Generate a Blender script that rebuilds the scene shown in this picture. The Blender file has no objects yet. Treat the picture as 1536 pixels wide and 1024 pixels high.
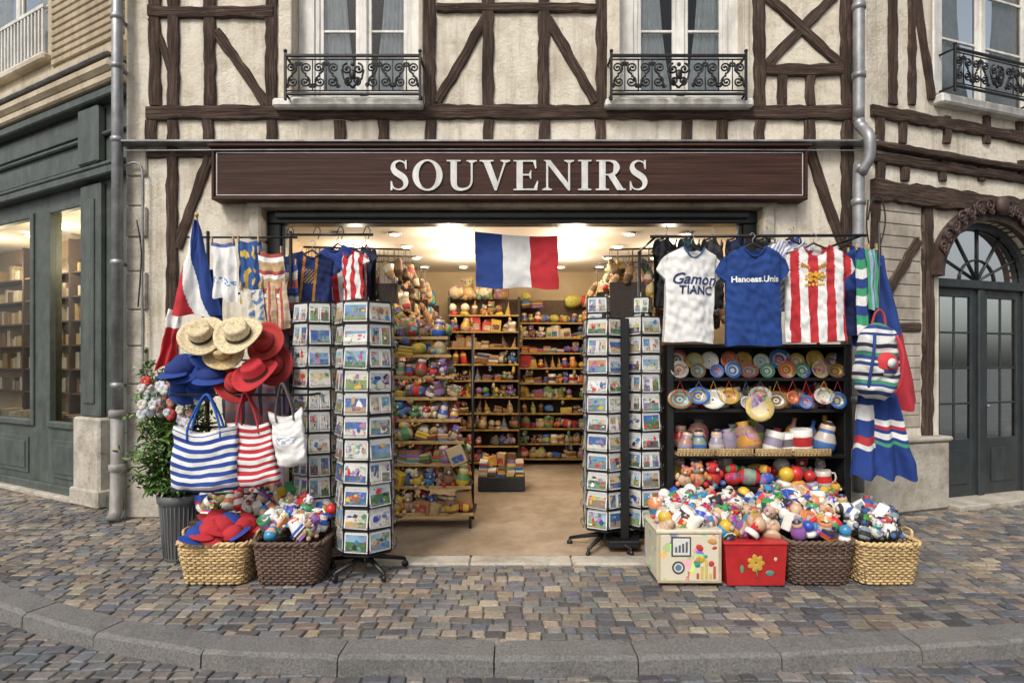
import bpy, math, random
from mathutils import Vector, Matrix, noise as mn
R=random.Random(11)
pi=math.pi
def T(x,y=None,z=None):
    return Matrix.Translation(Vector(x) if y is None else Vector((x,y,z)))
def RX(a): return Matrix.Rotation(a,4,'X')
def RY(a): return Matrix.Rotation(a,4,'Y')
def RZ(a): return Matrix.Rotation(a,4,'Z')
def S(x,y=None,z=None):
    if y is None: y=z=x
    return Matrix.Diagonal((x,y,z,1))
CH=1.6; FP=900.0
def at(u,v,d):      # survey measurement (bearing, elevation, distance) -> world metres
    return Vector(((u-768)*d/FP, d, CH+(545-v)*d/FP))
# ------------------------------------------------------------ materials
MAT={}
def newmat(name,rough=.6,metal=0.,col=(.5,.5,.5)):
    m=bpy.data.materials.new(name); m.use_nodes=True; nt=m.node_tree; b=nt.nodes['Principled BSDF']
    b.inputs['Roughness'].default_value=rough; b.inputs['Metallic'].default_value=metal
    b.inputs['Base Color'].default_value=(*col,1); MAT[name]=m
    return nt,b
def nd(nt,t): return nt.nodes.new(t)
def noi(nt,scale,detail=4,vec=None,rough=.55):
    n=nd(nt,'ShaderNodeTexNoise'); n.inputs['Scale'].default_value=scale; n.inputs['Detail'].default_value=detail; n.inputs['Roughness'].default_value=rough
    if vec is not None: nt.links.new(vec,n.inputs['Vector'])
    return n.outputs['Fac']
def ramp(nt,fac,stops):
    n=nd(nt,'ShaderNodeValToRGB'); e=n.color_ramp.elements
    while len(e)<len(stops): e.new(.5)
    for i,(p,c) in enumerate(stops):
        e[i].position=p; e[i].color=(*c,1) if len(c)==3 else c
    nt.links.new(fac,n.inputs[0]); return n.outputs[0]
def mix(nt,a,b,fac,mode='MIX'):
    n=nd(nt,'ShaderNodeMix'); n.data_type='RGBA'; n.blend_type=mode
    for i,x in ((6,a),(7,b)):
        if isinstance(x,tuple): n.inputs[i].default_value=(*x,1)
        else: nt.links.new(x,n.inputs[i])
    if isinstance(fac,(int,float)): n.inputs[0].default_value=fac
    else: nt.links.new(fac,n.inputs[0])
    return n.outputs[2]
def bump(nt,b,h,st=.4,dist=.01):
    n=nd(nt,'ShaderNodeBump'); n.inputs['Strength'].default_value=st; n.inputs['Distance'].default_value=dist
    nt.links.new(h,n.inputs['Height']); nt.links.new(n.outputs[0],b.inputs['Normal'])
def objc(nt,scale=(1,1,1)):
    t=nd(nt,'ShaderNodeTexCoord'); m=nd(nt,'ShaderNodeMapping'); m.inputs['Scale'].default_value=scale
    nt.links.new(t.outputs['Object'],m.inputs[0]); return m.outputs[0]
def gcc(nt,scale=(1,1,1)):
    t=nd(nt,'ShaderNodeAttribute'); t.attribute_name='gc'; m=nd(nt,'ShaderNodeMapping'); m.inputs['Scale'].default_value=scale
    nt.links.new(t.outputs['Vector'],m.inputs[0]); return m.outputs[0]
def attr(nt):
    t=nd(nt,'ShaderNodeAttribute'); t.attribute_name='Col'; return t.outputs['Color']
def basecol(nt,b,c): nt.links.new(c,b.inputs['Base Color'])
def bw(nt,f,lo,hi,k=1.): return ramp(nt,f,[(lo,(0,0,0)),(hi,(k,k,k))])
nt,b=newmat('stucco',.92); oc=objc(nt)
c=ramp(nt,noi(nt,1.6,7,oc,.68),[(.3,(.47,.40,.31)),(.46,(.67,.605,.49)),(.7,(.79,.735,.63))])
c=mix(nt,c,(.40,.32,.225),bw(nt,noi(nt,4.5,7,oc,.72),.50,.72,.7))
c=mix(nt,c,(.28,.235,.18),bw(nt,noi(nt,1.,6,objc(nt,(8,8,.6)),.65),.50,.70,.6))
c=mix(nt,c,(.22,.19,.15),bw(nt,noi(nt,14,6,oc,.75),.58,.72,.6))
basecol(nt,b,c); h=mix(nt,noi(nt,28,8,oc,.7),noi(nt,5,6,oc,.7),.55); bump(nt,b,h,.85,.035)
nt,b=newmat('limewash',.9); oc=objc(nt)
c=ramp(nt,noi(nt,2,6,oc,.65),[(.3,(.36,.29,.20)),(.7,(.58,.50,.37))]); c=mix(nt,c,(.2,.16,.12),bw(nt,noi(nt,1.,6,objc(nt,(6,6,.6)),.65),.52,.72,.5)); basecol(nt,b,c); bump(nt,b,noi(nt,20,7,oc),.5,.015)
nt,b=newmat('timber',.88); g=gcc(nt,(1.6,30,1)); g2=gcc(nt,(.9,3,1)); b.inputs['Specular IOR Level'].default_value=.2
c=ramp(nt,noi(nt,1.6,7,g,.75),[(.32,(.022,.014,.011)),(.48,(.080,.052,.039)),(.70,(.20,.145,.112))])
c=mix(nt,c,(.040,.028,.023),bw(nt,noi(nt,2.2,5,g2,.6),.45,.68,.8)); c=mix(nt,c,(.27,.23,.18),bw(nt,noi(nt,5,6,g2,.7),.60,.72,.5)); basecol(nt,b,c); bump(nt,b,noi(nt,1.6,7,g,.75),1.,.04)
nt,b=newmat('sign_wood',.65); g=gcc(nt,(1.2,40,1)); b.inputs['Specular IOR Level'].default_value=.25
c=ramp(nt,noi(nt,1.2,6,g,.7),[(.3,(.016,.006,.004)),(.55,(.050,.020,.013)),(.78,(.11,.048,.032))]); basecol(nt,b,c); bump(nt,b,noi(nt,1.2,6,g,.7),.4,.006)
nt,b=newmat('stone',.88); oc=objc(nt)
c=ramp(nt,noi(nt,4,8,oc,.7),[(.3,(.25,.22,.175)),(.52,(.44,.40,.33)),(.75,(.58,.54,.46))]); c=mix(nt,c,(.15,.13,.11),bw(nt,noi(nt,9,6,oc,.75),.54,.72,.65)); basecol(nt,b,c); bump(nt,b,noi(nt,24,8,oc,.72),.8,.018)
nt,b=newmat('granite',.75); oc=objc(nt)
c=ramp(nt,noi(nt,70,6,oc,.8),[(.35,(.08,.077,.073)),(.6,(.22,.21,.20))]); c=mix(nt,c,(.06,.056,.052),bw(nt,noi(nt,3.5,6,oc,.75),.50,.74,.6)); c=mix(nt,c,(.25,.22,.185),bw(nt,noi(nt,1.3,5,oc,.7),.5,.75,.5))
basecol(nt,b,c); bump(nt,b,noi(nt,35,7,oc,.75),.9,.012)
nt,b=newmat('cobble',.5); oc=objc(nt)
c=mix(nt,attr(nt),ramp(nt,noi(nt,40,7,oc,.78),[(.3,(.5,.5,.5)),(.7,(1.35,1.33,1.3))]),1.,'MULTIPLY')
c=mix(nt,c,ramp(nt,noi(nt,.9,5,oc,.65),[(.3,(.62,.63,.66)),(.7,(1.25,1.19,1.1))]),1.,'MULTIPLY')
basecol(nt,b,c); bump(nt,b,noi(nt,55,7,oc,.72),.8,.008)
nt.links.new(ramp(nt,noi(nt,12,5,oc,.7),[(.35,(.36,)*3),(.65,(.7,)*3)]),b.inputs['Roughness'])
nt,b=newmat('mortar',.95); oc=objc(nt)
c=ramp(nt,noi(nt,30,5,oc),[(.3,(.06,.055,.05)),(.7,(.13,.12,.105))]); basecol(nt,b,c)
nt,b=newmat('asphalt_far',.9); oc=objc(nt)
c=ramp(nt,noi(nt,3,5,oc),[(.3,(.06,.06,.06)),(.7,(.11,.105,.1))]); basecol(nt,b,c)
nt,b=newmat('shop_floor',.5); oc=objc(nt)
c=ramp(nt,noi(nt,1.6,7,oc,.68),[(.3,(.21,.145,.09)),(.52,(.33,.25,.17)),(.75,(.44,.36,.27))]); c=mix(nt,c,(.17,.12,.08),bw(nt,noi(nt,7,7,oc,.72),.50,.70,.65))
basecol(nt,b,c); bump(nt,b,noi(nt,50,5,oc),.3,.004)
nt,b=newmat('ceiling_paint',.8,col=(.80,.74,.64))
nt,b=newmat('inner_wall',.85); oc=objc(nt)
basecol(nt,b,ramp(nt,noi(nt,1.5,4,oc),[(.3,(.36,.27,.16)),(.7,(.50,.39,.25))]))
def weather(name,c1,c2,rough,metal=0,sc=6,bs=.15):
    nt,b=newmat(name,rough,metal); oc=objc(nt)
    c=ramp(nt,noi(nt,sc,6,oc,.65),[(.3,c1),(.7,c2)]); c=mix(nt,c,ramp(nt,noi(nt,1.5,6,objc(nt,(5,5,1)),.7),[(.35,(.7,)*3),(.65,(1.1,)*3)]),1.,'MULTIPLY')
    basecol(nt,b,c); bump(nt,b,noi(nt,25,5,oc),bs,.004)
weather('green_paint',(.055,.068,.060),(.10,.117,.103),.5)
weather('dark_door_paint',(.022,.028,.03),(.04,.047,.05),.45)
weather('white_paint',(.62,.59,.53),(.80,.78,.73),.5)
weather('iron',(.008,.008,.009),(.02,.02,.022),.45,.3)
weather('black_metal',(.010,.010,.011),(.022,.022,.024),.4,.2)
weather('zinc',(.22,.22,.225),(.42,.42,.43),.45,.5)
weather('old_pipe',(.24,.22,.20),(.38,.36,.34),.6,.2)
weather('planks',(.28,.24,.19),(.54,.48,.40),.8,0,3)
weather('siding',(.32,.25,.16),(.50,.40,.27),.7,0,3)
weather('planter_plastic',(.095,.10,.105),(.14,.145,.15),.6)
weather('carved_wood',(.03,.018,.014),(.09,.052,.038),.6,0,10,.6)
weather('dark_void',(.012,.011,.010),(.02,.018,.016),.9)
weather('letter_paint',(.58,.58,.55),(.74,.73,.70),.5)
def attrmat(name,rough,ns,bs,bd,vari=.25):
    nt,b=newmat(name,rough); oc=objc(nt)
    c=mix(nt,attr(nt),ramp(nt,noi(nt,ns,5,oc,.65),[(.3,(1-vari,)*3),(.7,(1+vari*.5,)*3)]),1.,'MULTIPLY')
    basecol(nt,b,c); bump(nt,b,noi(nt,ns*4,4,oc),bs,bd)
attrmat('cloth',.9,9,.35,.004,.18)
attrmat('gloss',.3,12,.1,.002,.2)
attrmat('wood_attr',.7,25,.5,.004,.4)
attrmat('wicker',.75,60,.5,.004,.45)
attrmat('card',.4,30,.0,.001,.12)
nt,b=newmat('leaf',.5); oc=objc(nt)
c=mix(nt,attr(nt),ramp(nt,noi(nt,20,3,oc),[(.3,(.6,.6,.6)),(.7,(1.3,1.3,1.2))]),1.,'MULTIPLY'); basecol(nt,b,c)
def motif(name,vs_,ns_,lo,k,rough,val=.75):
    nt,b=newmat(name,rough); oc=objc(nt)
    vo=nd(nt,'ShaderNodeTexVoronoi'); vo.inputs['Scale'].default_value=vs_; nt.links.new(oc,vo.inputs['Vector'])
    hs=nd(nt,'ShaderNodeHueSaturation'); hs.inputs['Saturation'].default_value=1.25; hs.inputs['Value'].default_value=val; nt.links.new(vo.outputs['Color'],hs.inputs['Color'])
    c=mix(nt,attr(nt),hs.outputs[0],bw(nt,noi(nt,ns_,3,oc),lo,lo+.03,k))
    c=mix(nt,c,ramp(nt,noi(nt,9,4,oc),[(.3,(.6,)*3),(.7,(1.1,)*3)]),1.,'MULTIPLY'); basecol(nt,b,c); bump(nt,b,noi(nt,90,4,oc),.4,.004)
motif('plush',19,15,.55,.8,.75,.55)
motif('printed_card',38,30,.54,.8,.4,.5)
nt,b=newmat('printed_tin',.35); oc=objc(nt)
vo=nd(nt,'ShaderNodeTexVoronoi'); vo.inputs['Scale'].default_value=15; nt.links.new(oc,vo.inputs['Vector'])
c=mix(nt,attr(nt),vo.outputs['Color'],bw(nt,noi(nt,9,3,oc),.58,.60,.8)); basecol(nt,b,c)
m=bpy.data.materials.new('window_glass'); m.use_nodes=True; nt=m.node_tree; nt.nodes.clear(); MAT['glass']=m
o=nd(nt,'ShaderNodeOutputMaterial'); mx=nd(nt,'ShaderNodeMixShader'); tr=nd(nt,'ShaderNodeBsdfTransparent'); tr.inputs[0].default_value=(.8,.84,.84,1)
gl=nd(nt,'ShaderNodeBsdfGlossy'); gl.inputs['Roughness'].default_value=.03; fr=nd(nt,'ShaderNodeFresnel'); fr.inputs['IOR'].default_value=1.5
for a,b_ in ((fr.outputs[0],mx.inputs[0]),(tr.outputs[0],mx.inputs[1]),(gl.outputs[0],mx.inputs[2]),(mx.outputs[0],o.inputs[0])): nt.links.new(a,b_)
def emis(name,col,st):
    nt,b=newmat(name,.5,col=col); b.inputs['Emission Color'].default_value=(*col,1); b.inputs['Emission Strength'].default_value=st
emis('lamp_glow',(1,.85,.6),14)
# ------------------------------------------------------------ mesh builder
class MB:
    def __init__(s,base=None):
        s.v=[];s.f=[];s.c=[];s.m=[];s.s=[];s.g=[];s.base=base or Matrix.Identity(4)
    def add(s,vs,fs,col=(.5,.5,.5),mi='stone',sm=False,M=None,gc=None):
        A=s.base@M if M is not None else s.base
        o=len(s.v); 
        s.v.extend([(A@Vector(p))[:] for p in vs])
        s.g.extend(gc if gc else [(0,0,0)]*len(vs))
        for i,f in enumerate(fs):
            s.f.append([k+o for k in f]); s.c.append(col[i] if isinstance(col,list) else col); s.m.append(mi); s.s.append(sm)
    def box(s,x0,x1,y0,y1,z0,z1,col=(.5,.5,.5),mi='stone',b=.004,M=None):
        if x0>x1:x0,x1=x1,x0
        if y0>y1:y0,y1=y1,y0
        if z0>z1:z0,z1=z1,z0
        b=min(b,(x1-x0)*.3,(y1-y0)*.3,(z1-z0)*.3)
        X=(x0,x1);Y=(y0,y1);Z=(z0,z1);vs=[];idx={}
        for i in (0,1):
            for j in (0,1):
                for k in (0,1):
                    p=[X[i],Y[j],Z[k]]; d=[b*(1-2*i),b*(1-2*j),b*(1-2*k)]
                    for a in range(3):
                        q=[p[n]+(0 if n==a else d[n]) for n in range(3)]
                        idx[i,j,k,a]=len(vs); vs.append(q)
        I=lambda i,j,k,a: idx[i,j,k,a]
        fs=[]
        for i in (0,1):
            q=[I(i,0,0,0),I(i,1,0,0),I(i,1,1,0),I(i,0,1,0)]; fs.append(q if i else q[::-1])
            q=[I(0,i,0,1),I(1,i,0,1),I(1,i,1,1),I(0,i,1,1)]; fs.append(q[::-1] if i else q)
            q=[I(0,0,i,2),I(1,0,i,2),I(1,1,i,2),I(0,1,i,2)]; fs.append(q if i else q[::-1])
        for i in (0,1):
            for j in (0,1):
                q=[I(i,j,0,0),I(i,j,0,1),I(i,j,1,1),I(i,j,1,0)]; fs.append(q if (i+j)%2 else q[::-1])
                q=[I(i,0,j,0),I(i,0,j,2),I(i,1,j,2),I(i,1,j,0)]; fs.append(q[::-1] if (i+j)%2 else q)
                q=[I(0,i,j,1),I(0,i,j,2),I(1,i,j,2),I(1,i,j,1)]; fs.append(q if (i+j)%2 else q[::-1])
                for k in (0,1):
                    q=[I(i,j,k,0),I(i,j,k,1),I(i,j,k,2)]; fs.append(q if (i+j+k)%2 else q[::-1])
        r=R.random()*9; L=x1-x0>=z1-z0
        gc=[((q[0],q[2],r+q[1]) if L else (q[2],q[0],r+q[1])) for q in vs]
        s.add(vs,fs,col,mi,False,M,gc)
    def quad(s,a,b_,c,d,col=(.5,.5,.5),mi='stone',M=None):
        s.add([a,b_,c,d],[[0,1,2,3]],col,mi,False,M)
    def lathe(s,prof,M=None,col=(.5,.5,.5),n=12,mi='gloss',sm=True,sx=1,sy=1,a0=0):
        vs=[];fs=[];cs=[]
        for r,z in prof:
            for k in range(n):
                a=a0+2*pi*k/n; vs.append((r*math.cos(a)*sx,r*math.sin(a)*sy,z))
        for i in range(len(prof)-1):
            c=col[min(i,len(col)-1)] if isinstance(col,list) else col
            for k in range(n):
                k2=(k+1)%n; fs.append([i*n+k,i*n+k2,(i+1)*n+k2,(i+1)*n+k]); cs.append(c)
        for i in (0,len(prof)-1):
            if prof[i][0]>1e-4: fs.append([i*n+k for k in range(n)]); cs.append(col[min(i,len(col)-1)] if isinstance(col,list) else col)
        s.add(vs,fs,cs,mi,sm,M)
    def ball(s,c,r,col,mi='plush',n=10,m=6,M=None,sx=1,sy=1,sz=1,rot=None):
        prof=[(max(r*math.sin(pi*i/m),.0005 if i in(0,m) else 0),-r*math.cos(pi*i/m)) for i in range(m+1)]
        A=T(*c)
        if rot is not None: A=A@rot
        A=A@S(sx,sy,sz)
        s.lathe(prof,(M@A) if M is not None else A,col,n,mi)
    def tube(s,pts,r,col=(.02,.02,.02),mi='iron',n=6,M=None,close=False):
        pts=[Vector(p) for p in pts]; N=len(pts); vs=[];fs=[]; pn=None
        for i,p in enumerate(pts):
            if close: t=pts[(i+1)%N]-pts[i-1]
            else: t=pts[min(i+1,N-1)]-pts[max(i-1,0)]
            if t.length<1e-9: t=Vector((0,0,1))
            t.normalize()
            if pn is None:
                ref=Vector((0,0,1)) if abs(t.z)<.9 else Vector((0,1,0))
                pn=t.cross(ref).normalized()
            pn=(pn-t*pn.dot(t)); 
            if pn.length<1e-6: pn=t.orthogonal()
            pn.normalize(); bn=t.cross(pn)
            rr=r[i] if isinstance(r,list) else r
            for k in range(n):
                a=2*pi*k/n; vs.append(p+pn*rr*math.cos(a)+bn*rr*math.sin(a))
        for i in range(N if close else N-1):
            j=(i+1)%N
            for k in range(n):
                k2=(k+1)%n; fs.append([i*n+k,i*n+k2,j*n+k2,j*n+k])
        if not close: fs.append(list(range(n))[::-1]); fs.append([(N-1)*n+k for k in range(n)])
        s.add(vs,fs,col,mi,True,M)
    def grid(s,fn,nu,nv,colf,mi='cloth',sm=True,M=None):
        vs=[fn(i/nu,j/nv) for j in range(nv+1) for i in range(nu+1)]
        fs=[];cs=[]
        for j in range(nv):
            for i in range(nu):
                a=j*(nu+1)+i; fs.append([a,a+1,a+nu+2,a+nu+1]); cs.append(colf((i+.5)/nu,(j+.5)/nv) if callable(colf) else colf)
        s.add(vs,fs,cs,mi,sm,M)
    def prism(s,pts,y0,y1,col=(.5,.5,.5),mi='stone',M=None):
        n=len(pts); vs=[(x,y0,z) for x,z in pts]+[(x,y1,z) for x,z in pts]
        fs=[list(range(n)),[n+i for i in range(n)][::-1]]+[[i,(i+1)%n+0,n+(i+1)%n,n+i][::-1] for i in range(n)]
        s.add(vs,fs,col,mi,False,M)
    def build(s,name,parent=None):
        me=bpy.data.meshes.new(name); me.from_pydata(s.v,[],s.f)
        names=[]; mi=[]
        for m in s.m:
            if m not in names: names.append(m)
            mi.append(names.index(m))
        for m in names: me.materials.append(MAT[m])
        me.polygons.foreach_set('material_index',mi); me.polygons.foreach_set('use_smooth',s.s)
        ca=me.color_attributes.new('Col','FLOAT_COLOR','CORNER'); buf=[]
        for f,c in zip(s.f,s.c): buf.extend([c[0],c[1],c[2],1.]*len(f))
        ca.data.foreach_set('color',buf)
        ga=me.attributes.new('gc','FLOAT_VECTOR','POINT'); gb=[]
        for g in s.g: gb.extend(g)
        ga.data.foreach_set('vector',gb)
        me.update(); ob=bpy.data.objects.new(name,me); bpy.context.scene.collection.objects.link(ob)
        if parent: ob.parent=parent
        return ob
def empty(name,loc=(0,0,0)):
    e=bpy.data.objects.new(name,None); bpy.context.scene.collection.objects.link(e); return e
def beam(mb,p0,p1,w,y0=-.035,y1=.03,mi='timber'):
    a=Vector(p0);b_=Vector(p1);d=b_-a;L=d.length;d/=L;nrm=Vector((-d.y,d.x)); n=max(2,int(L/.10)); sd=R.random()*50
    vs=[];fs=[];gc=[]; ch=.010; bow=R.uniform(-.014,.014)
    for i in range(n+1):
        t=i/n; p=a+d*L*t+nrm*bow*math.sin(pi*t); w0=w/2*(1+R.uniform(-.16,.16)); w1=w/2*(1+R.uniform(-.16,.16)); yy=y0+R.uniform(-.007,.005)
        sec=[(-w0,y1),(-w0,yy+ch),(-w0+ch,yy),(0,yy-.003),(w1-ch,yy),(w1,yy+ch),(w1,y1)]
        for q,yq in sec:
            P=p+nrm*q; vs.append((P.x,yq,P.y)); gc.append((t*L+sd,q+sd,yq))
    k=7
    for i in range(n):
        for j in range(k-1):
            fs.append([i*k+j,i*k+j+1,(i+1)*k+j+1,(i+1)*k+j])
    fs.append(list(range(k))); fs.append([n*k+j for j in range(k)][::-1])
    mb.add(vs,fs,(.1,.06,.05),mi,False,None,gc)
def wall(mb,x0,x1,z0,z1,ops,mi,th=.25):
    xs=sorted(set([x0,x1]+[o[0] for o in ops]+[o[1] for o in ops])); zs=sorted(set([z0,z1]+[o[2] for o in ops]+[o[3] for o in ops]))
    for i in range(len(xs)-1):
        for j in range(len(zs)-1):
            cx=(xs[i]+xs[i+1])/2; cz=(zs[j]+zs[j+1])/2
            if any(o[0]<cx<o[1] and o[2]<cz<o[3] for o in ops): continue
            if cx<x0 or cx>x1 or cz<z0 or cz>z1: continue
            mb.quad((xs[i],0,zs[j]),(xs[i+1],0,zs[j]),(xs[i+1],0,zs[j+1]),(xs[i],0,zs[j+1]),mi=mi)
    for o in ops:
        a,b_,c,d=o
        mb.quad((a,0,c),(a,0,d),(a,th,d),(a,th,c),mi=mi); mb.quad((b_,0,c),(b_,th,c),(b_,th,d),(b_,0,d),mi=mi)
        mb.quad((a,0,d),(b_,0,d),(b_,th,d),(a,th,d),mi=mi)
        if c>.05: mb.quad((a,0,c),(a,th,c),(b_,th,c),(b_,0,c),mi=mi)
# ------------------------------------------------------------ ground
CP=[(-12,13),(-8,8.6),(-6.5,6.9),(-5,5.4),(-3.78,4.43),(-2.76,3.89),(-2.0,3.62),(-1.43,3.495),(0,3.453),(1.29,3.495),(2.11,3.573),(3.15,3.69),(5,4.05),(8,5.1),(12,7)]
def yin(x):
    x=max(-11.9,min(11.9,x))
    for i in range(len(CP)-1):
        if CP[i][0]<=x<=CP[i+1][0]: break
    def sl(k):
        k0=max(0,k-1);k1=min(len(CP)-1,k+1); return (CP[k1][1]-CP[k0][1])/(CP[k1][0]-CP[k0][0])
    x0,y0=CP[i];x1,y1=CP[i+1];h=x1-x0;t=(x-x0)/h
    return (2*t**3-3*t*t+1)*y0+(t**3-2*t*t+t)*h*sl(i)+(-2*t**3+3*t*t)*y1+(t**3-t*t)*h*sl(i+1)
def nin(x):
    s=(yin(x+.02)-yin(x-.02))/.04; n=Vector((s,-1,0)).normalized(); return n
mb=MB(); mb.quad((-300,-300,-.16),(300,-300,-.16),(300,300,-.16),(-300,300,-.16),mi='asphalt_far'); mb.build('ground')
mb=MB(); n=48; vs=[];fs=[]
for i in range(n+1):
    x=-11+22*i/n; vs+= [(x,yin(x)-.1,-.012),(x,14,-.012)]
for i in range(n): fs.append([2*i,2*i+2,2*i+3,2*i+1])
mb.add(vs,fs,mi='mortar')
rd=MB(); rd.quad((-12,-4,-.102),(12,-4,-.102),(12,13,-.102),(-12,13,-.102),mi='mortar')
PAL=[(.13,.137,.155),(.165,.168,.18),(.20,.19,.175),(.28,.235,.18),(.225,.175,.145),(.175,.16,.15),(.10,.10,.107),(.32,.28,.22),(.15,.145,.145),(.25,.222,.19),(.12,.13,.155)]
def stone(m_,x,y,w,d,z,pal,rz=0):
    c=R.choice(pal); k=R.uniform(.75,1.25); c=tuple(min(.6,q*k*R.uniform(.96,1.04)) for q in c)
    vs=[]; ins=[(0,-.035),(.0012,-.006),(.008,0)]
    j=[R.uniform(-.007,.007) for _ in range(8)]; tilt=R.uniform(-.045,.045); t2=R.uniform(-.04,.04)
    ca,sa=math.cos(rz),math.sin(rz)
    for a,zz in ins:
        for q,(sx,sy) in enumerate(((-1,-1),(1,-1),(1,1),(-1,1))):
            lx=sx*(w/2-a)+j[q]; ly=sy*(d/2-a)+j[q+4]
            vs.append((x+lx*ca-ly*sa,y+lx*sa+ly*ca,z+zz+(lx*tilt+ly*t2 if zz>-.03 else 0)))
    fs=[[0,1,5,4],[1,2,6,5],[2,3,7,6],[3,0,4,7],[4,5,9,8],[5,6,10,9],[6,7,11,10],[7,4,8,11],[8,9,10,11]]
    m_.add(vs,fs,c,'cobble')
y=2.5
while y<9.0:
    ph=R.random()*.13; x=-8.8+ph; dd=R.uniform(.084,.108)
    while x<8.8:
        w=R.uniform(.08,.15); cx=x+w/2; cy=y+.035*math.sin(cx*1.1+y*.8)+.016*math.sin(cx*3.1+y)+R.uniform(-.003,.003)
        yi=yin(cx); z=R.uniform(-.004,.004)
        if abs(cx)<3.6 and cy>6.25: pass
        elif -1.15<cx<1.3 and cy>4.80: pass
        elif cy>yi-.02: stone(mb,cx,cy,w-.008,dd-.008,z,PAL,R.uniform(-.05,.05))
        elif cy<yi-.16: stone(rd,cx,cy,w-.008,dd-.008,z-.09,PAL[:3]+PAL[5:7]+[PAL[8],PAL[0]],R.uniform(-.05,.05))
        x+=w
    y+=dd
mb.build('pavement'); rd.build('road')
mb=MB(); x=-9.5
while x<10:
    L=R.uniform(.75,1.0)*(.75 if abs(x)>2.6 else 1); s=nin(x); L*=abs(s.y)
    xa=x+.004; xb=x+L-.004; ns=10; vs=[];gc=[]; dz=R.uniform(-.006,.006); k=6
    for i in range(ns+1):
        xx=xa+(xb-xa)*i/ns; p=Vector((xx,yin(xx),0)); nn=nin(xx); e=.010 if i in(0,ns) else 0
        for off,z in ((0,-.1),(.002,.006+dz-e),(.012,.014+dz-e),(.182,.010+dz-e),(.205,-.010+dz-e),(.214,-.16)):
            q=p+nn*(off+R.uniform(-.003,.003)); vs.append((q.x,q.y,z+R.uniform(-.002,.002)))
    fs=[[i*k+j,i*k+j+1,(i+1)*k+j+1,(i+1)*k+j] for i in range(ns) for j in range(k-1)]+[list(range(k)),[ns*k+j for j in range(k)]]
    mb.add(vs,fs,mi='granite'); x+=L
mb.build('kerb')
# ------------------------------------------------------------ main house
F=6.25
H=empty('half_timbered_house')
B1=T(0,F,0)
fx=lambda u:(u-768)/144.; fz=lambda v:CH+(545-v)/144.
mb=MB(B1)
wops=[(fx(440),fx(628),fz(148),7.2),(fx(930),fx(1115),fz(148),7.2)]
door=(fx(388),fx(1148),0,fz(306))
wall(mb,fx(190),fx(1300),-.02,8,wops+[door],'stucco',.3)
mb.quad((fx(190),0,-.02),(fx(190),0,8),(fx(190),4,8),(fx(190),4,-.02),mi='stucco')
mb.quad((fx(1300),0,-.02),(fx(1300),4,-.02),(fx(1300),4,8),(fx(1300),0,8),mi='stucco')
mb.build('wall',H)
mb=MB(B1)
def bv(cx,v0,v1,w=15): beam(mb,(fx(cx+R.uniform(-1,1)),fz(v1)),(fx(cx+R.uniform(-1,1)),fz(v0)),w/144.)
def bh(cy,u0,u1,w=20,y0=-.045): beam(mb,(fx(u0),fz(cy)),(fx(u1),fz(cy)),w/144.,y0=y0)
def bd(u0,v0,u1,v1,w=15): beam(mb,(fx(u0),fz(v0)),(fx(u1),fz(v1)),w/144.,y0=-.03)
bh(171,222,1284,21)
for u in (233,262,315,408,646,733,816,901,1139,1270): bv(u,-260,160,17)
bh(20,225,412,17); bh(14,655,893,13); bh(106,1147,1262,17); bv(1172,115,160,14); bv(1216,115,160,14)
bh(-170,222,1284,20)
bd(325,48,400,158); bd(727,30,655,155); bd(822,30,893,155); bd(1150,-5,1262,100); bd(1252,-5,1150,98); bd(228,30,262,120,10)
for u in (228,259,313,408,511,576,646,733,816,901,1029,1083,1139,1214,1270): bv(u,182,216,16)
bh(216,190,1300,8,-.05)
bv(259,222,770,16); bv(1270,222,770,18); bd(315,236,266,372,15); bd(1214,226,1264,368,15); bh(232,222,318,12,-.03)
mb.build('timber_frame',H)
mb=MB(B1); z=0.; i=0
while z<fz(225):
    h=R.uniform(.30,.42); mb.box(fx(191),fx(216 if i%2 else 222),-.03+R.uniform(-.004,.004),.05,z+.004,min(z+h,fz(222))-.004,mi='stone',b=.012); z+=h; i+=1
z=0
while z<fz(310):
    h=R.uniform(.4,.55); z1=min(z+h,fz(306))
    for a,b_ in ((375,393),(1143,1161)): mb.box(fx(a),fx(b_),-.05,.32,z+.003,z1-.003,mi='stone',b=.02)
    z=z1+.0001
    if z1>=fz(306)-.01: break
mb.box(fx(373),fx(1163),-.07,.33,fz(312),fz(298),mi='stone',b=.02)
mb.box(fx(190),fx(374),-.06,.02,0,.62,mi='stone',b=.02); mb.box(fx(1162),fx(1300),-.06,.02,0,.72,mi='stone',b=.02)
mb.box(fx(186),fx(1305),-.16,.0,fz(221),fz(217.5),mi='zinc',b=.008)
mb.build('stone_trim',H)
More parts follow.
